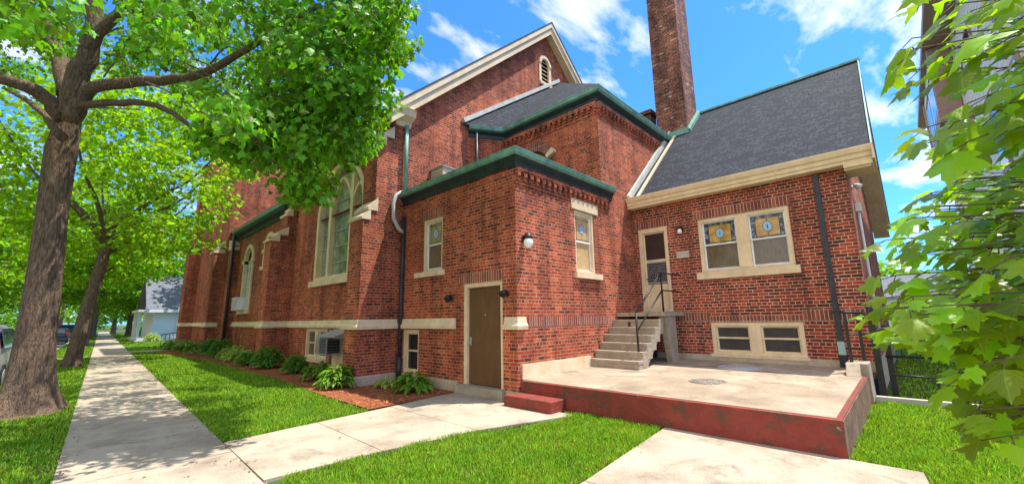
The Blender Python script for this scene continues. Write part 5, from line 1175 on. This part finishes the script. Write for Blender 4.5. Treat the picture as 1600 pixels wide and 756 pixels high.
# ================================================================== HOUSES, CARS, STREET
# cream house at the right
HS = thing('neighbour_house', 'tall cream sided house with mauve brown trim behind the young maple', 'house', (22, -6, 0))
hy = -3.0
b = MB(); b.box(15.0, 38.0, -12, hy-.04, 0, 13.8); b.build('wall', M['siding'], HS)
b = MB(); z = .3
while z < 13.6:
    b.extrude([(15.0, hy-.04, z), (15.0, hy-.006, z), (15.0, hy-.012, z+.245), (15.0, hy-.04, z+.245)], (23.0, 0, 0)); z += .25
b.build('siding_boards', M['siding'], HS)
b = MB(); b.box(26.7, 33.6, hy+.02, -2.3, 10.6, 13.75); bay = b.build('bay', M['siding'], HS)
b = MB(); b.box(33.6, 33.9, hy+.02, -2.22, 10.3, 13.75); b.build('trim', M['trimbr'], bay)
b = MB(); b.box(26.4, 26.7, hy+.02, -2.22, 10.3, 13.75); b.build('trim', M['trimbr'], bay)
b = MB(); b.box(26.3, 34.0, hy+.02, -2.18, 10.0, 10.6); b.build('soffit', M['trimbr'], bay)
b = MB(); b.box(27.6, 30, -2.31, -2.285, 11.2, 13.2); b.build('pane', M['glassdark'], bay)
b = MB(); b.box(30.6, 33, -2.31, -2.285, 11.2, 13.2); b.build('pane', M['glassdark'], bay)
b = MB(); b.box(24.6, 34.2, hy+.02, -2.45, 9.2, 9.6); b.box(25.2, 33.8, hy+.02, -2.6, 8.9, 9.198); b.build('cornice', M['trimbr'], HS)
b = MB(); b.extrude([(14.6, -2.1, 13.8), (38.5, -2.1, 13.8), (38.5, -2.1, 14.1), (14.6, -2.1, 14.1)], (0, -10.5, 0)); b.build('eave', M['trimbr'], HS)
b = MB(); b.extrude([(14.6, -2.1, 14.102), (14.6, -12.5, 14.102), (14.6, -7.3, 18)], (23.9, 0, 0)); b.build('roof', M['greyroof'], HS)
for x0, z0 in ((16.5, 2.4), (16.5, 6.2), (20, 6.2), (16.5, 10), (21.5, 10)):
    b = MB(); b.box(x0-.15, x0+1.35, hy, hy+.06, z0-.15, z0+2.1); wo = b.build('window', M['trimbr'], HS)
    b = MB(); b.box(x0, x0+1.2, hy+.06, hy+.07, z0, z0+1.95); b.build('pane', M['glassdark'], wo)
b = MB(); b.box(14.95, 15.2, hy-.02, hy+.05, 0, 13.7); b.build('corner_board', M['trimbr'], HS)
# garage beyond the gate
GA = thing('garage', 'small white garage seen beyond the gate', 'garage', (48, -3, 0))
b = MB(); b.box(45, 52, -9, 2.5, 0, 2.7); b.build('wall', M['white'], GA)
b = MB(); b.extrude([(44.7, -9.3, 2.7), (52.3, -9.3, 2.7), (48.5, -9.3, 4.6)], (0, 12.1, 0)); b.build('roof', M['greyroof'], GA)
b = MB(); b.box(44.95, 45, -5.5, -2.5, 0, 2.2); b.build('door', M['siding'], GA)
# white house beyond the church
WH = thing('white_house', 'small white house with grey roof and front porch beyond the church', 'house', (6, 53, 0))
b = MB(); b.box(4.9, 13, 50, 58, 0, 2.9); b.face([(4.9, 50, 2.9), (4.9, 58, 2.9), (4.9, 54, 6.2)], (-1, 0, 0)); b.build('wall', M['whitesid'], WH)
b = MB()
b.extrude([(4.3, 49.5, 2.78), (4.3, 54, 6.2), (4.3, 54, 6.05), (4.3, 49.5, 2.63)], (9.2, 0, 0)); b.extrude([(4.3, 58.5, 2.78), (4.3, 54, 6.2), (4.3, 54, 6.05), (4.3, 58.5, 2.63)], (9.2, 0, 0)); b.build('roof', M['greyroof'], WH)
b = MB(); b.box(4.25, 13.5, 49.44, 49.53, 2.55, 2.80); b.build('fascia', M['white'], WH)
for y in (50.15, 52.0, 54.2):
    b = MB(); b.box(3.9, 4.1, y, y+.2, 0, 2.7); b.build('porch_post', M['white'], WH)
b = MB(); b.box(3.8, 4.95, 49.9, 56, 2.62, 2.80); b.box(3.85, 4.9, 50, 56, 0, .3); b.build('porch', M['white'], WH)
b = MB(); b.box(6.55, 7.55, 49.95, 50.0, .75, 2.2); wo = b.build('window', M['white'], WH)
b = MB(); b.box(6.72, 7.38, 49.93, 49.95, .9, 2.08); b.build('pane', M['curtain'], wo)
# houses across the street
for i, (lab, x, y, m) in enumerate([('tan house across the street, nearer of two', -17, 52, 'housebr'), ('pale house across the street, farther of two', -15.5, 74, 'white')]):
    t = thing('house', lab, 'house', (x, y, 0), 0, 'houses across the street')
    b = MB(); b.box(-4, 4, -5, 5, 0, 5); b.face([(4, -5, 5), (4, 5, 5), (4, 0, 8)], (1, 0, 0)); b.build('wall', M[m], t, local=True)
    b = MB(); b.extrude([(-4.4, -5.5, 4.8), (-4.4, 0, 8.2), (-4.4, 0, 8.0), (-4.4, -5.5, 4.6)], (8.8, 0, 0)); b.extrude([(-4.4, 5.5, 4.8), (-4.4, 0, 8.2), (-4.4, 0, 8.0), (-4.4, 5.5, 4.6)], (8.8, 0, 0)); b.build('roof', M['greyroof'], t, local=True)
    for yy, zz in ((-3, 1), (2, 1), (-3, 3.4), (2, 3.4)):
        b = MB(); b.box(4, 4.05, yy, yy+1.1, zz, zz+1.4); wo = b.build('window', M['white'], t, local=True)
        b = MB(); b.box(4.05, 4.07, yy+.12, yy+.98, zz+.12, zz+1.28); b.build('pane', M['glassdark'], wo, local=True)
# cars (local: +Y forward)
def car(label, m, loc, suv=True):
    t = thing('parked_car', label, 'car', loc, -SL, 'cars parked along the street')
    hz = 1.72 if suv else 1.45; bl = 1.02 if suv else .92
    side = [(-2.25, .35), (-2.32, .62), (-2.28, bl), (-2.10, hz-.10), (-1.85, hz), (.35, hz-.02), (1.05, bl+.08), (2.10, bl-.12), (2.30, .70), (2.25, .35)]
    b = MB(); k = len(side)
    def w_(z): return .88 if z < bl+.1 else .88-.20*(z-bl)/(hz-bl)
    lv = [[(s*w_(z)*f_, y, z) for (y, z) in side] for s, f_ in ((-1, 1), (1, 1))]
    b.face(lv[0], (-1, 0, 0), smooth=False); b.face(lv[1], (1, 0, 0))
    for i in range(k):
        j = (i+1) % k; b.face([lv[0][i], lv[0][j], lv[1][j], lv[1][i]], None)
    bo = b.build('body', m, t, local=True)
    bm = bmesh.new(); bm.from_mesh(bo.data); bmesh.ops.remove_doubles(bm, verts=bm.verts, dist=1e-4); bmesh.ops.recalc_face_normals(bm, faces=bm.faces); bmesh.ops.bevel(bm, geom=bm.edges[:], offset=.06, segments=2, affect='EDGES'); bm.to_mesh(bo.data); bm.free()
    b = MB(); b.face([(-.66, -2.285, bl+.06), (.66, -2.285, bl+.06), (.58, -2.12, hz-.14), (-.58, -2.12, hz-.14)], (0, -1, .3)); b.build('rear_window', M['carglass'], t, local=True)
    for s in (-1, 1):
        b = MB(); b.extrude([(s*.885, -1.9, bl+.08), (s*.885, .75, bl+.08), (s*.76, .25, hz-.12), (s*.76, -1.75, hz-.12)], (s*.012, 0, .0)); b.build('side_window', M['carglass'], t, local=True)
    for s in (-1, 1):
        b = MB(); b.box(s*.86-.13*(s > 0), s*.86+.13*(s < 0), -2.36, -2.22, .78, bl+.16); b.build('tail_lamp', M['tail'], t, local=True)
    b = MB(); b.box(-.86, .86, -2.40, -2.2, .36, .60); b.build('bumper', M['dspout'], t, local=True)
    for s in (-1, 1):
        for y in (-1.45, 1.45):
            b = MB(); b.tube([(s*.72, y, .33), (s*.92, y, .33)], .33, 20); wh = b.build('wheel', M['tyre'], t, local=True)
            b = MB(); b.tube([(s*.90, y, .33), (s*.93, y, .33)], .20, 14); b.build('rim', M['grey'], wh, local=True)
    return t
car('silver parked car with red tail lamps half hidden by the nearest tree trunk', M['silver'], (-2.03, 19.3, -.12))
car('dark blue parked car seen between the two nearest tree trunks', M['navycar'], (-1.05, 56, -.12), False)
car('red parked car glimpsed beyond the second tree trunk', M['redcar'], (-.35, 67, -.12))
car('grey car parked across the street beyond the trunks', M['silver'], (-5.2, 64, -.12), False)
# bins, railing, far shrubs
for (x, y, m, lab) in ((6.1, 82, 'bingreen', 'green wheeled bin on the far lawn, left of the pair'), (7.1, 82, 'bingreen', 'green wheeled bin on the far lawn, right of the pair'), (7.0, 49.0, 'redcar', 'small red bin by the wall of the white house')):
    t = thing('wheeled_bin', lab, 'bin', (x, y, 0)); s = 1 if m == 'bingreen' else .85
    b = MB(); b.hexa([(-.26*s, -.3*s), (.26*s, -.3*s), (.26*s, .3*s), (-.26*s, .3*s)], .08, 1.0*s); b.build('body', M[m], t, local=True)
    b = MB(); b.box(-.3*s, .3*s, -.34*s, .34*s, 1.0*s, 1.08*s); b.build('lid', M[m], t, local=True)
    b = MB(); b.tube([(-.3*s, .28*s, .1), (.3*s, .28*s, .1)], .1, 10); b.build('wheel', M['tyre'], t, local=True)
IR = thing('iron_railing', 'thin iron stair railing at the far end of the brick tower', 'railing', (4.3, 34.5, 0))
b = MB()
for i in range(9): b.tube([(3.9+i*.2, 34.4, 0), (3.9+i*.2, 34.4, .85+.03*i)], .015, 6)
b.build('balusters', M['black'], IR)
b = MB(); b.tube([(3.85, 34.4, .85), (5.6, 34.4, 1.12)], .025, 6); b.tube([(3.85, 34.4, .15), (5.6, 34.4, .2)], .02, 6); b.build('rail', M['black'], IR)
dup(h6, (4.9, 48.4, 0), 1, 'yellow green bush in front of the white house', 1.6)
dup(h5, (6.0, 78, 0), 1, 'dark bush on the far lawn beside the green bins', 1.8)
